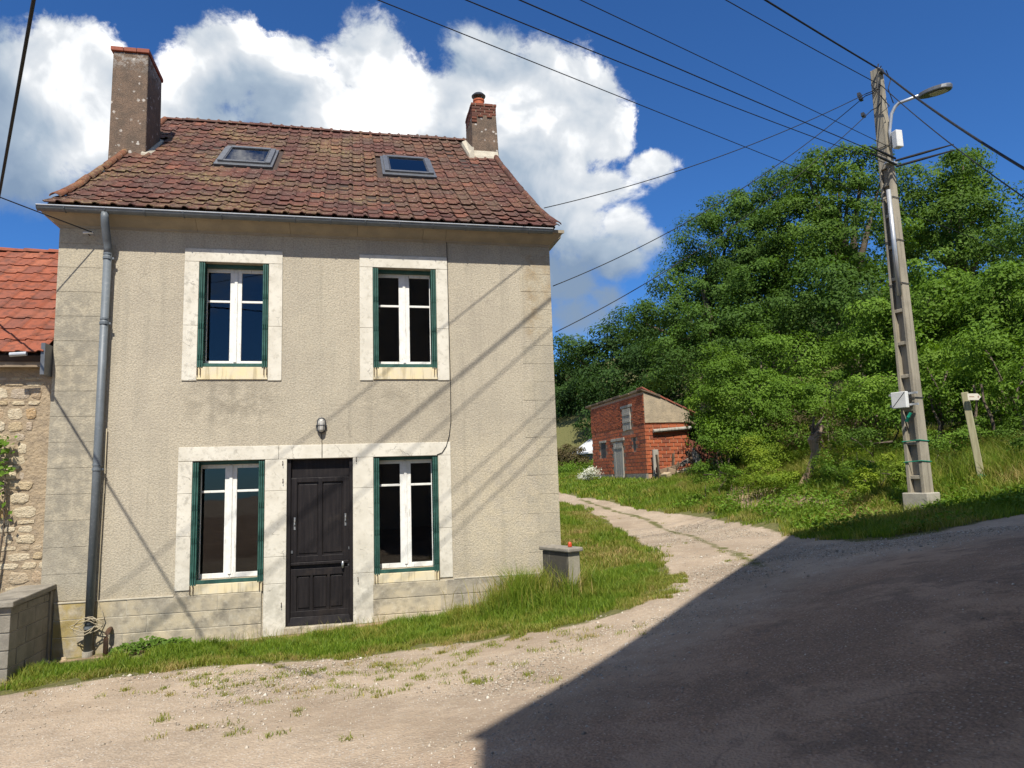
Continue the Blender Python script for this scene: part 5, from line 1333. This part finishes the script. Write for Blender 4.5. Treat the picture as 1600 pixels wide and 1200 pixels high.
def lobe_points(lobes, D, dens, per, sig, seed, shell=.78, jit=1.2):
    """leaf clumps over and inside the crown's lobes; lobes are (px, py, radius in px[, extra depth])"""
    g = np.random.default_rng(seed); P = []; NRM = []; RV = []; lob3 = []
    for L in lobes:
        c = at_dist(L[0], L[1], D+(L[3] if len(L) > 3 else g.uniform(-jit, jit)))
        dep = float((c-CAM) @ _f); r_ = L[2]*dep/1106.744; lob3.append((c, r_))
    for (c, r_) in lob3:
        nc = max(6, int(dens*.46*r_*r_))
        d = g.normal(size=(nc, 3)); d[:, 2] = d[:, 2]*.9+.12; d /= np.linalg.norm(d, axis=1)[:, None]
        toc = CAM-c; toc = toc/np.linalg.norm(toc)
        keep = ((d @ toc) > -.25) | (g.random(nc) < .35); d = d[keep]; nc = len(d)
        rad = r_*np.where(g.random(nc) < shell, g.uniform(.70, 1.0, nc), g.uniform(.2, .7, nc))
        cc = c+d*rad[:, None]*np.array([1, 1, .95])
        # every clump is a ragged dome of leaves, thick on top and hollow below
        k = int(per*2.5); rc = sig*2.05*g.uniform(.55, 1.4, nc)
        q = g.normal(size=(nc, k, 3)); q[:, :, 2] = q[:, :, 2]*.85+.38; q += d[:, None, :]*.5; q /= np.linalg.norm(q, axis=2)[:, :, None]
        rr = rc[:, None]*np.where(g.random((nc, k)) < .68, g.uniform(.6, 1.08, (nc, k)), g.uniform(.1, 1.25, (nc, k)))
        pts = cc[:, None, :]+q*rr[:, :, None]*np.array([1, 1, .72])
        P.append(pts.reshape(-1, 3)); NRM.append((q*.9+d[:, None, :]*.4).reshape(-1, 3)); RV.append(np.repeat(np.clip(g.normal(.5, .22, nc), 0, 1), k))
    return np.concatenate(P), np.concatenate(NRM), np.concatenate(RV), lob3
def tree(name, label, lobes, D, material, dens=22, per=80, sig=.36, size=.19, seed=1, cat='tree', group='trees on the slope', trunk=True, up=.22, asp=.5):
    P, NR, RV, lob3 = lobe_points(lobes, D, dens, per, sig, seed)
    big = max(lob3, key=lambda q: q[1]); cx_, cy_ = np.mean([c[:2] for c, _ in lob3], axis=0); z0 = gz(cx_, cy_)
    ok = P[:, 2] > terrain(P[:, 0], P[:, 1])+.03; P, NR, RV = P[ok], NR[ok], RV[ok]
    t = empty(name, (cx_, cy_, z0), label, cat, group); g = random.Random(seed)
    o = leaf_mesh('crown', P, size*.86, material, None, NR, up, asp, RV, seed); wc(o, t)
    zt = np.mean([c[2] for c, _ in lob3]); h = max(.5, zt-z0); mb = MB(); r0 = .045*h if trunk else .03*h
    bx, by = cx_, cy_; nst = 1 if trunk else 4
    for s_ in range(nst):
        ox, oy = (0, 0) if trunk else (g.uniform(-.8, .8), g.uniform(-.5, .5))
        path = [(bx+ox+g.uniform(-.02, .02)*h*i, by+oy+g.uniform(-.02, .02)*h*i, z0-.3+h*i/5) for i in range(6)]
        wc(MB().tube(path, [r0*(1-.13*i) for i in range(6)], 8).build('trunk' if trunk else 'stem', 'bark', None, smooth=True), t)
    for (c, r_) in lob3[:9]:
        a = Vector((bx, by, z0+h*g.uniform(.35, .6))); b = Vector(c); m_ = a.lerp(b, .5)+Vector((g.uniform(-.2, .2), g.uniform(-.2, .2), .15))
        wc(MB().tube([a, m_, b], [r0*.5, r0*.3, .03], 6).build('limb', 'bark', None, smooth=True), t)
    return t
FAR = 'trees at the far end of the track'
tree('oak_tree', 'dark tree just right of the house corner behind the outbuilding', [(905,640,64),(875,590,46),(915,575,36),(890,680,50),(872,650,50)], 60, 'leaf_d', 12, 70, .55, .30, 1, group=FAR)
tree('oak_tree', 'dark tree behind the left end of the brick shed', [(985,610,70),(1015,650,60),(955,660,55),(1000,690,50)], 50, 'leaf_d', 13, 70, .5, .27, 2, group=FAR)
tree('oak_tree', 'dark tree whose top meets the cloud left of the big trees', [(955,548,38),(1000,512,42),(935,565,32),(1010,570,50),(900,560,34)], 54, 'leaf_d', 13, 70, .5, .28, 3, group=FAR)
WOOD = 'dark trees deep in the wood'
tree('oak_tree', 'dark tree deep in the wood above the brick shed', [(1060,560,70),(1120,520,80),(1040,630,60),(1130,620,70)], 46, 'leaf_d', 13, 60, .5, .27, 41, group=WOOD)
tree('oak_tree', 'dark tree deep in the wood behind the wide bush', [(1220,480,100),(1300,560,100),(1200,600,90),(1290,650,70)], 47, 'leaf_d', 12, 60, .5, .27, 42, group=WOOD)
tree('oak_tree', 'dark tree deep in the wood behind the pole', [(1400,460,110),(1400,570,100),(1480,620,90),(1360,640,70)], 46, 'leaf_d', 12, 60, .5, .27, 43, group=WOOD)
tree('oak_tree', 'dark tree deep in the wood behind the signpost', [(1560,480,110),(1580,580,110),(1660,540,110),(1540,640,70)], 44, 'leaf_d', 12, 60, .5, .27, 44, group=WOOD)
tree('robinia_tree', 'tall feathery tree at the left end of the wooded slope', [(1068,445,44),(1110,385,46),(1145,345,44),(1045,505,46),(1105,470,66),(1006,505,30),(1150,420,56)], 36, 'leaf_a', 24, 90, .36, .17, 4)
tree('robinia_tree', 'tall feathery tree second from the left on the wooded slope', [(1178,325,38),(1222,300,40),(1200,400,70),(1170,450,64),(1240,360,50)], 37, 'leaf_a', 24, 90, .36, .17, 5)
tree('ash_tree', 'tallest ash with spiky top left of the pole', [(1275,290,40),(1325,297,40),(1265,370,72),(1340,380,78),(1288,246,16),(1350,250,16),(1312,258,18),(1262,270,16),(1375,285,26)], 35, 'leaf_b', 24, 90, .33, .18, 6)
tree('maple_tree', 'round topped tree on the skyline right of the pole', [(1445,300,46),(1495,285,42),(1535,305,34),(1480,380,80),(1545,365,46),(1412,345,48),(1505,258,20)], 38, 'leaf_b', 23, 90, .38, .19, 7)
tree('ash_tree', 'loose tree at the right edge of the picture', [(1605,360,38),(1605,430,60),(1580,470,60),(1650,380,70),(1700,450,90)], 33, 'leaf_a', 20, 70, .36, .17, 8)
tree('robinia_tree', 'shadowed tree filling the gap under the tall feathery trees', [(1230,490,105),(1330,490,95),(1140,550,85),(1060,570,55)], 33, 'leaf_a', 20, 80, .36, .18, 9)
tree('hazel_tree', 'bright green leafy tree behind the pole and the signpost', [(1450,465,75),(1530,490,85),(1390,510,75),(1595,510,85),(1480,560,95),(1560,580,85),(1410,590,60),(1350,540,55),(1650,560,90)], 25.5, 'leaf_c', 30, 95, .27, .15, 10)
tree('hawthorn_bush', 'wide fresh green bush between the brick shed and the pole', [(1120,595,52),(1190,565,56),(1255,590,75),(1160,640,75),(1300,635,62),(1100,632,30),(1235,660,62),(1140,670,42)], 26.5, 'leaf_c', 32, 90, .25, .12, 11, 'bush', 'bushes on the bank', False)
tree('hawthorn_bush', 'rounded light green bush right of the brick shed', [(1130,660,34),(1165,675,38),(1110,690,24),(1200,665,34)], 24.5, 'leaf_c', 40, 90, .2, .10, 51, 'bush', 'bushes on the bank', False)
tree('hawthorn_bush', 'light green bush above the split stump', [(1240,640,44),(1290,625,46),(1335,640,42),(1265,665,34)], 24.0, 'leaf_c', 38, 90, .2, .10, 52, 'bush', 'bushes on the bank', False)
tree('hazel_bush', 'leafy bush just left of the pole', [(1370,650,40),(1400,620,44),(1345,620,36),(1385,675,28)], 22.0, 'leaf_c', 38, 90, .2, .11, 53, 'bush', 'bushes on the bank', False)
tree('hazel_bush', 'leafy bush between the pole and the signpost', [(1450,620,44),(1480,580,48),(1440,560,40),(1490,640,34)], 21.5, 'leaf_c', 36, 90, .22, .12, 54, 'bush', 'bushes on the bank', False)
tree('hazel_bush', 'tall leafy bush at the right edge above the signpost', [(1560,590,55),(1600,560,55),(1540,545,45),(1620,620,55)], 20.5, 'leaf_c', 36, 90, .22, .12, 55, 'bush', 'bushes on the bank', False)
tree('elder_bush', 'dark bush overgrowing the lean-to right of the brick shed', [(1118,680,28),(1122,640,28),(1135,710,28),(1100,660,14)], 26.8, 'leaf_d', 34, 90, .22, .12, 12, 'bush', 'bushes on the bank', False)
tree('broom_bush', 'yellow green shrub in front of the wide bush near the stump', [(1165,715,36),(1200,712,36),(1225,728,30),(1185,738,30)], 22.5, 'leaf_e', 46, 110, .16, .075, 13, 'bush', 'bushes on the bank', False)
tree('bramble_bush', 'low yellow green brambles between the stump and the pole', [(1325,715,34),(1365,722,30),(1295,728,26),(1340,745,24)], 19.5, 'leaf_e', 50, 100, .15, .07, 14, 'bush', 'bushes on the bank', False)
tree('thorn_bush', 'dry brownish thicket behind the split stump', [(1265,665,34),(1305,670,30),(1235,680,28),(1345,668,26)], 23.5, 'leaf_dry', 36, 70, .2, .07, 15, 'bush', 'bushes on the bank', False)
tree('hazel_bush', 'dark leafy bush at the right edge behind the signpost', [(1500,640,42),(1560,640,48),(1610,640,55),(1450,640,36)], 22.5, 'leaf_c', 30, 80, .22, .13, 16, 'bush', 'bushes on the bank', False)
for (lobes, D, mt, lab, sd) in (([(1100,742,16),(1125,738,20),(1150,745,15)], 21.5, 'leaf_c', 'low weedy clump at the edge of the bank nearest the shed', 61),
                               ([(1205,748,20),(1235,752,16),(1180,752,14)], 19.5, 'leaf_e', 'low weedy clump left of the split stump', 62),
                               ([(1290,735,20),(1315,742,20),(1340,735,18)], 18.5, 'leaf_c', 'low weedy clump right of the split stump', 63),
                               ([(1375,735,22),(1400,742,16),(1350,752,14)], 17.5, 'leaf_e', 'low weedy clump just left of the foot of the pole', 64),
                               ([(1480,690,26),(1515,680,26),(1455,700,20)], 19.5, 'leaf_c', 'low weedy clump between the pole and the signpost', 65),
                               ([(1560,690,28),(1600,680,30),(1625,700,24)], 18.5, 'leaf_b', 'low weedy clump right of the signpost', 66),
                               ([(1395,690,24),(1360,690,26),(1330,685,24)], 20.5, 'leaf_b', 'low leafy clump behind the brambles left of the pole', 67)):
    tree('weed_clump', lab, lobes, D, mt, 70, 80, .12, .07, sd, 'weeds', 'weed clumps on the bank', False)
tree('garden_bush', 'small round bush between the house corner and the shed', [(893,738,16),(905,735,13),(885,742,12)], 38, 'leaf_c', 40, 80, .2, .12, 17, 'bush', 'bushes by the outbuilding', False)
tree('rust_bush', 'reddish brown bush beside the house corner', [(886,712,18),(876,718,18),(898,716,14),(905,722,10)], 42, 'leaf_dry', 40, 80, .22, .14, 18, 'bush', 'bushes by the outbuilding', False)
M['blossom'] = leaf_mat('white_blossom', (0.55, 0.55, 0.47), (0.65, 0.64, 0.58), (0.72, 0.72, 0.66), .2)
tree('flowering_shrub', 'low white flowering shrub at the foot of the shed', [(918,743,4),(911,746,3),(925,740,3)], 32, 'blossom', 80, 40, .15, .09, 19, 'shrub', 'bushes by the outbuilding', False)

# ivy at the left edge of the stone wall
pv = at_y(6, 745, -.12); g = np.random.default_rng(5)
ivt = empty('climbing_plant', (pv[0], -.05, -.3), 'green climbing plant on the stone wall at the left edge', 'plant')
cs = np.array([at_y(*p, -.14) for p in ((4,690),(10,700),(2,720),(8,735),(3,760),(12,692),(0,780),(6,800),(-6,740),(-8,700))])
P = (cs[:, None]-np.array([.06, 0, 0])+g.normal(size=(len(cs), 13, 3))*np.array([.07, .05, .10])).reshape(-1, 3); P[:, 1] = np.minimum(P[:, 1], -.06)
wc(leaf_mesh('foliage', P, .085, 'leaf_c', None, np.tile([0, -1, .3], (len(P), 1)), .2, .75, None, 3), ivt)
wc(MB().tube([(pv[0], -.06, -.3), (pv[0]-.05, -.07, .8), (pv[0]+.02, -.08, 1.6), (pv[0], -.09, 2.4)], [.02, .017, .012, .006], 6).build('stem', 'bark'), ivt)
# green plant at the foot of the wall
pl = empty('leafy_plant', (-1.72, -.22, gz(-1.72, -.22)), 'low leafy green plant at the foot of the wall beside the downpipe', 'plant')
n_ = 620; P = np.c_[g.uniform(-2.2, -1.22, n_), -.24+g.normal(0, .07, n_), np.zeros(n_)]
hh = .16*np.sqrt(np.clip(1-((P[:, 0]+1.68)/.56)**2, .05, 1))*(.75+.45*vnoise(P[:, 0], P[:, 1], .13, 3)); P[:, 2] = terrain(P[:, 0], P[:, 1])+g.uniform(.15, 1, n_)*hh
wc(leaf_mesh('foliage', P, .062, 'leaf_b', None, np.tile([0, -.6, .6], (n_, 1)), .5, .62, None, 4), pl)
st_ = MB()
for k in range(14):
    x = -2.15+k*.066; zz = gz(x, -.22); st_.tube([(x, -.22, zz-.02), (x+.01, -.23, zz+.1)], .004, 5)
wc(st_.build('stem', 'leaf_b'), pl)

# split, ivy-choked stump on the bank
sb = at_dist(1250, 752, 20); sb[2] = gz(sb[0], sb[1]); s1_ = at_dist(1274, 708, 20); s2_ = at_dist(1270, 688, 20); s3_ = at_dist(1286, 664, 20)
sp_ = empty('tree_stump', tuple(sb), 'broken leaning tree stump with pale split wood on the bank', 'stump')
wc(MB().tube([sb-np.array([.15, 0, .3]), sb, (sb+s1_)/2+np.array([.05, 0, 0]), s1_], [.15, .12, .095, .10], 9).build('trunk', 'dead_wood', None, smooth=False), sp_)
wc(MB().tube([s1_, s2_, (s2_+s3_)/2, s3_], [.10, .14, .11, .03], 9).build('knotted_head', 'timber', None, smooth=False), sp_)
for k in range(7):
    e_ = s3_+np.array([random.uniform(-.35, .3), random.uniform(-.2, .2), random.uniform(-.25, .25)]); wc(MB().tube([s2_+np.array([0, 0, .1]), (s2_+e_)/2+np.array([0, 0, .1]), e_], [.05, .035, .012], 6).build('snag', 'bark'), sp_)
P = s3_+g.normal(size=(160, 3))*np.array([.20, .14, .28])+np.array([.08, 0, -.15]); wc(leaf_mesh('dead_ivy', P, .07, 'leaf_dry', None, None, .1, .6, None, 6), sp_)

# ------------------------------------------------------------------ grass
def blades(name, x, y, h, wid, material, lean=.35, rnd=None, seed=2, z=None, label=None):
    g = np.random.default_rng(seed); n = len(x); z = terrain(x, y)-.01 if z is None else z
    a = g.uniform(0, 2*np.pi, n); l = g.uniform(.05, lean, n)*h; dx, dy = np.cos(a), np.sin(a)
    a2 = g.uniform(0, 2*np.pi, n); wx, wy = np.cos(a2)*wid*.5, np.sin(a2)*wid*.5
    B = np.c_[x, y, z]; V = np.empty((n, 5, 3))
    V[:, 0] = B-np.c_[wx, wy, 0*wx]; V[:, 1] = B+np.c_[wx, wy, 0*wx]
    Mi = B+np.c_[dx*l*.35, dy*l*.35, h*.6]; V[:, 2] = Mi-np.c_[wx, wy, 0*wx]*.75; V[:, 3] = Mi+np.c_[wx, wy, 0*wx]*.75
    V[:, 4] = B+np.c_[dx*l, dy*l, h*g.uniform(.85, 1.0, n)]
    b = np.arange(n)*5; Fq = np.empty((n*3, 3), np.int64)
    Fq[0::3] = np.c_[b, b+1, b+3]; Fq[1::3] = np.c_[b, b+3, b+2]; Fq[2::3] = np.c_[b+2, b+3, b+4]
    rv = g.random(n) if rnd is None else np.clip(rnd+g.normal(0, .15, n), 0, 1)
    o = raw_mesh(name, V.reshape(-1, 3), Fq, material, np.repeat(rv, 3)); return tag(o, label, 'grass', None, 'stuff')
def scatter(poly, x0, x1, y0, y1, dens, seed, edge=.35):
    g = np.random.default_rng(seed); n = int((x1-x0)*(y1-y0)*dens); x = g.uniform(x0, x1, n); y = g.uniform(y0, y1, n)
    d = sdist(x, y, poly); no = vnoise(x, y, .45, 7)*.6+vnoise(x, y, .16, 8)*.4
    big = vnoise(x, y, 1.3, 27); ok = d > (no-.5)*edge*1.9-.02+np.clip(big-.45, 0, 1)*edge*1.5
    ok &= ~((vnoise(x, y, .33, 28) > .74) & (d < .9) & (g.random(n) < .8))
    return x[ok], y[ok], d[ok], no[ok]
# in front of the house
x, y, d, no = scatter(VERGE, -4.2, 6.9, -3.0, .6, 6500, 21, .55)
foot = (y > -.30-.10*vnoise(x, y, .5, 9)) & (x < 2.6) & (x > -3.1); wallin = (y > -.03) & (x < 4.19)
lowl = (x < -3.0) & (y > -1.3); pil = (np.abs(x-3.965) < .2) & (np.abs(y+.66) < .3); beside = (x < -1.9+.4*no) & (y > -.85+.3*no) & (x > -3.1)
k = ~(foot | wallin | lowl | pil | beside); x, y, d, no = x[k], y[k], d[k], no[k]
wild = np.exp(-((x-3.7)/.95)**2-((y+.75)/.55)**2)
h = (.045+.075*no+.05*np.clip(d, 0, .8))*(1+5.0*wild*vnoise(x, y, .45, 3))*(.55+.9*vnoise(x, y, .22, 33))*np.random.default_rng(1).uniform(.5, 1.25, len(x))
split = (d < .28+.5*(vnoise(x, y, .8, 12)-.4)) | ((x > 4.3) & (vnoise(x, y, .5, 13) > .62))
blades('grass', x[~split], y[~split], h[~split], .0085, 'grass', .7, None, 2, None, 'fresh green grass strip along the foot of the house')
blades('dry_grass', x[split], y[split], h[split]*.85, .008, 'grass_dry', .9, None, 3, None, 'yellowing grass along the outer edge of the strip')
# beside the house, towards the track
x, y, d, no = scatter(VERGE, 4.15, 9.5, .6, 16, 1500, 22); h = (.05+.13*no)*np.random.default_rng(2).uniform(.5, 1.3, len(x)); sp2 = vnoise(x, y, 1.1, 14) > .45
blades('grass', x[~sp2], y[~sp2], h[~sp2]*1.3, .014, 'grass', .7, None, 4, None, 'grass growing beside the right end of the house')
blades('dry_grass', x[sp2], y[sp2], h[sp2], .013, 'grass_dry', .9, None, 5, None, 'yellowish grass between the house and the track')
# the bank
x, y, d, no = scatter(BANK, 8.0, 17.5, -3.6, 13.5, 1150, 23); e = np.clip(sdist(x, y, EARTH)/.5+.5, 0, 1); k = np.random.default_rng(3).random(len(x)) > e*.9; x, y, d, no = x[k], y[k], d[k], no[k]
k = ~((np.abs(x-PX) < .33) & (np.abs(y-PY) < .33)); x, y, d, no = x[k], y[k], d[k], no[k]
h = (.06+.14*no+.06*np.clip(d, 0, 3))*np.random.default_rng(4).uniform(.5, 1.3, len(x)); h *= 1+.8*np.clip((x-12.8)/2, 0, 1); sp2 = vnoise(x, y, .9, 15) > .60
blades('grass', x[~sp2], y[~sp2], h[~sp2], .017, 'grass', .7, None, 6, None, 'green grass on the bank round the pole')
blades('dry_grass', x[sp2], y[sp2], h[sp2], .015, 'grass_dry', .9, None, 7, None, 'yellow green grass patches on the bank')
x, y, d, no = scatter(BANK, 8.5, 22, 10.5, 34, 260, 24); k = ~((x > 11.9) & (x < 16) & (y > 14.6) & (y < 21.2)); x, y, no = x[k], y[k], no[k]
blades('grass', x, y, (.12+.2*no), .04, 'grass', .7, None, 8, None, 'grass along the track in front of the brick shed')
# taller rank grass behind the signpost
g = np.random.default_rng(44); n_ = 24000; x = g.uniform(12.4, 18.5, n_); y = g.uniform(-.6, 5.5, n_); k = (y-.6 > -(x-13.2)*.8); x, y = x[k], y[k]
blades('tall_grass', x, y, g.uniform(.25, .7, len(x)), .010, 'grass', .6, None, 9, None, 'tall grass behind the signpost at the right edge')
# weeds with broad leaves over the bank
n_ = 26000; x = g.uniform(8.4, 15.5, n_); y = g.uniform(-1.5, 9, n_); k = (sdist(x, y, BANK) > .25) & (vnoise(x, y, .8, 31) > .52); x, y = x[k], y[k]
P = np.c_[x, y, terrain(x, y)+g.uniform(.03, .24, len(x))]
tag(leaf_mesh('weeds', P, .085, 'leaf_c', None, None, .8, .6, None, 8), 'low broad leaved weeds covering the bank', 'weeds', None, 'stuff')
# thin tufts on the gravel
g = np.random.default_rng(52); xs_ = []; ys_ = []
for (px, py, sx_, sy_, n_) in ((120,1085,90,5,500),(330,1058,90,5,700),(480,1050,80,6,700),(620,1038,70,7,900),(760,1013,60,7,800),(880,992,50,6,600),(560,1085,60,10,400),(640,1062,70,9,900),(700,1045,60,9,1000),(720,1020,80,9,900),(480,1075,50,8,350),(350,1140,50,7,250),(250,1125,14,4,160),(440,1152,60,5,200),(390,1098,14,4,150),(330,1075,40,8,500),(1160,875,28,7,420),(1090,850,35,6,260),(1010,812,40,4,260),(240,1150,10,3,80),(470,1112,16,4,110),(950,985,40,8,350),(870,1010,30,6,160)):
    for _ in range(max(1, n_//45)):
        q_ = on_ground(px+g.normal(0, sx_), py+g.normal(0, sy_)); m_ = int(g.uniform(15, 60)); s_ = g.uniform(.02, .06); xs_ += list(q_[0]+g.normal(0, s_, m_)); ys_ += list(q_[1]+g.normal(0, s_, m_))
x = np.array(xs_); y = np.array(ys_); blades('sparse_grass', x, y, g.uniform(.02, .06, len(x)), .007, 'grass_dry', 1.2, None, 10, None, 'thin scattered grass tufts on the gravel')
# seeding stalks by the house corner
g = np.random.default_rng(60); x = []; y = []
for _ in range(800): x.append(g.normal(3.55, .42)); y.append(-.40-abs(g.normal(0, .36)))
x = np.array(x); y = np.array(y); blades('seeding_grass', x, y, g.uniform(.3, .72, len(x)), .013, 'grass_dry', .5, None, 11, None, 'tall seeding grass stalks by the right corner of the house')
x = g.uniform(-.9, 3.3, 420); y = -.24-np.abs(g.normal(0, .13, 420)); blades('grass_stalks', x, y, g.uniform(.08, .26, 420), .006, 'grass_dry', .5, None, 13, None, 'thin seeding stalks along the foot of the house wall')
x = g.uniform(-3.05, -2.5, 260); y = -1.25-np.abs(g.normal(0, .12, 260)); blades('straw', x-.25, y, g.uniform(.05, .16, 260), .007, 'grass_dry', 1.4, np.full(260, .95), 12, None, 'dry straw at the foot of the low block wall')

# ------------------------------------------------------------------ loose chippings on the track
g = np.random.default_rng(70); n_ = 300000; x = g.uniform(-4, 10, n_); y = g.uniform(-8.5, 6, n_)
mg_, ma_, _e = masks(x, y); pk = (1-mg_)*np.clip(1-1.5*ma_, 0.03, 1)*(.10+.9*np.clip((vnoise(x, y, 1.4, 61)-.35)*2.5+np.clip((x-1.5)*.25, 0, .6), 0, 1)); k = g.random(n_) < pk*.8; x, y = x[k], y[k]; n_ = len(x)
s_ = g.lognormal(-5.1, .45, n_); 
oc = np.array([(1,0,0),(0,1,0),(-1,0,0),(0,-1,0),(0,0,.75),(0,0,-.6)]); of = np.array([(0,1,4),(1,2,4),(2,3,4),(3,0,4),(1,0,5),(2,1,5),(3,2,5),(0,3,5)])
V = oc[None]*s_[:, None, None]*g.uniform(.6, 1.35, (n_, 6, 1)); a = g.uniform(0, 6.28, n_); ca, sa = np.cos(a)[:, None], np.sin(a)[:, None]
V = np.stack([V[:, :, 0]*ca-V[:, :, 1]*sa, V[:, :, 0]*sa+V[:, :, 1]*ca, V[:, :, 2]], -1)+np.c_[x, y, terrain(x, y)+s_*.15][:, None]
Fq = (of[None]+(np.arange(n_)*6)[:, None, None]).reshape(-1, 3)
tag(raw_mesh('chippings', V.reshape(-1, 3), Fq, 'pebble', np.repeat(g.random(n_), 8)), 'pale loose stone chippings on the track', 'gravel', None, 'stuff')
# a few larger stones lying about
pr = random.Random(77)
for (px, py, s_, lab) in ((72, 1037, .07, 'pale flat stone in front of the low block wall'), (100, 1030, .05, 'small pinkish stone near the foot of the downpipe'), (155, 1018, .06, 'broken tile piece beside the bent pipe stub'), (1475, 765, .16, 'yellowish stone behind the foot of the pole')):
    q_ = on_ground(px, py); mb = MB(); me = None
    vs = [(q_[0]+math.cos(t*1.05)*s_*pr.uniform(.8, 1.2), q_[1]+math.sin(t*1.05)*s_*.7*pr.uniform(.8, 1.2), q_[2]-.02) for t in range(6)] + [(q_[0]+math.cos(t*1.05+.2)*s_*.7, q_[1]+math.sin(t*1.05+.2)*s_*.5, q_[2]+s_*pr.uniform(.35, .6)) for t in range(6)]
    mb.add(vs, [(i, (i+1) % 6, 6+(i+1) % 6, 6+i) for i in range(6)]+[tuple(range(6, 12))]); tag(mb.build('loose_stone', 'stone', None, .01), lab, 'stone', 'loose stones')
scene.render.resolution_x = 1024; scene.render.resolution_y = 768
scene.cycles.max_bounces = 7; scene.cycles.transparent_max_bounces = 12
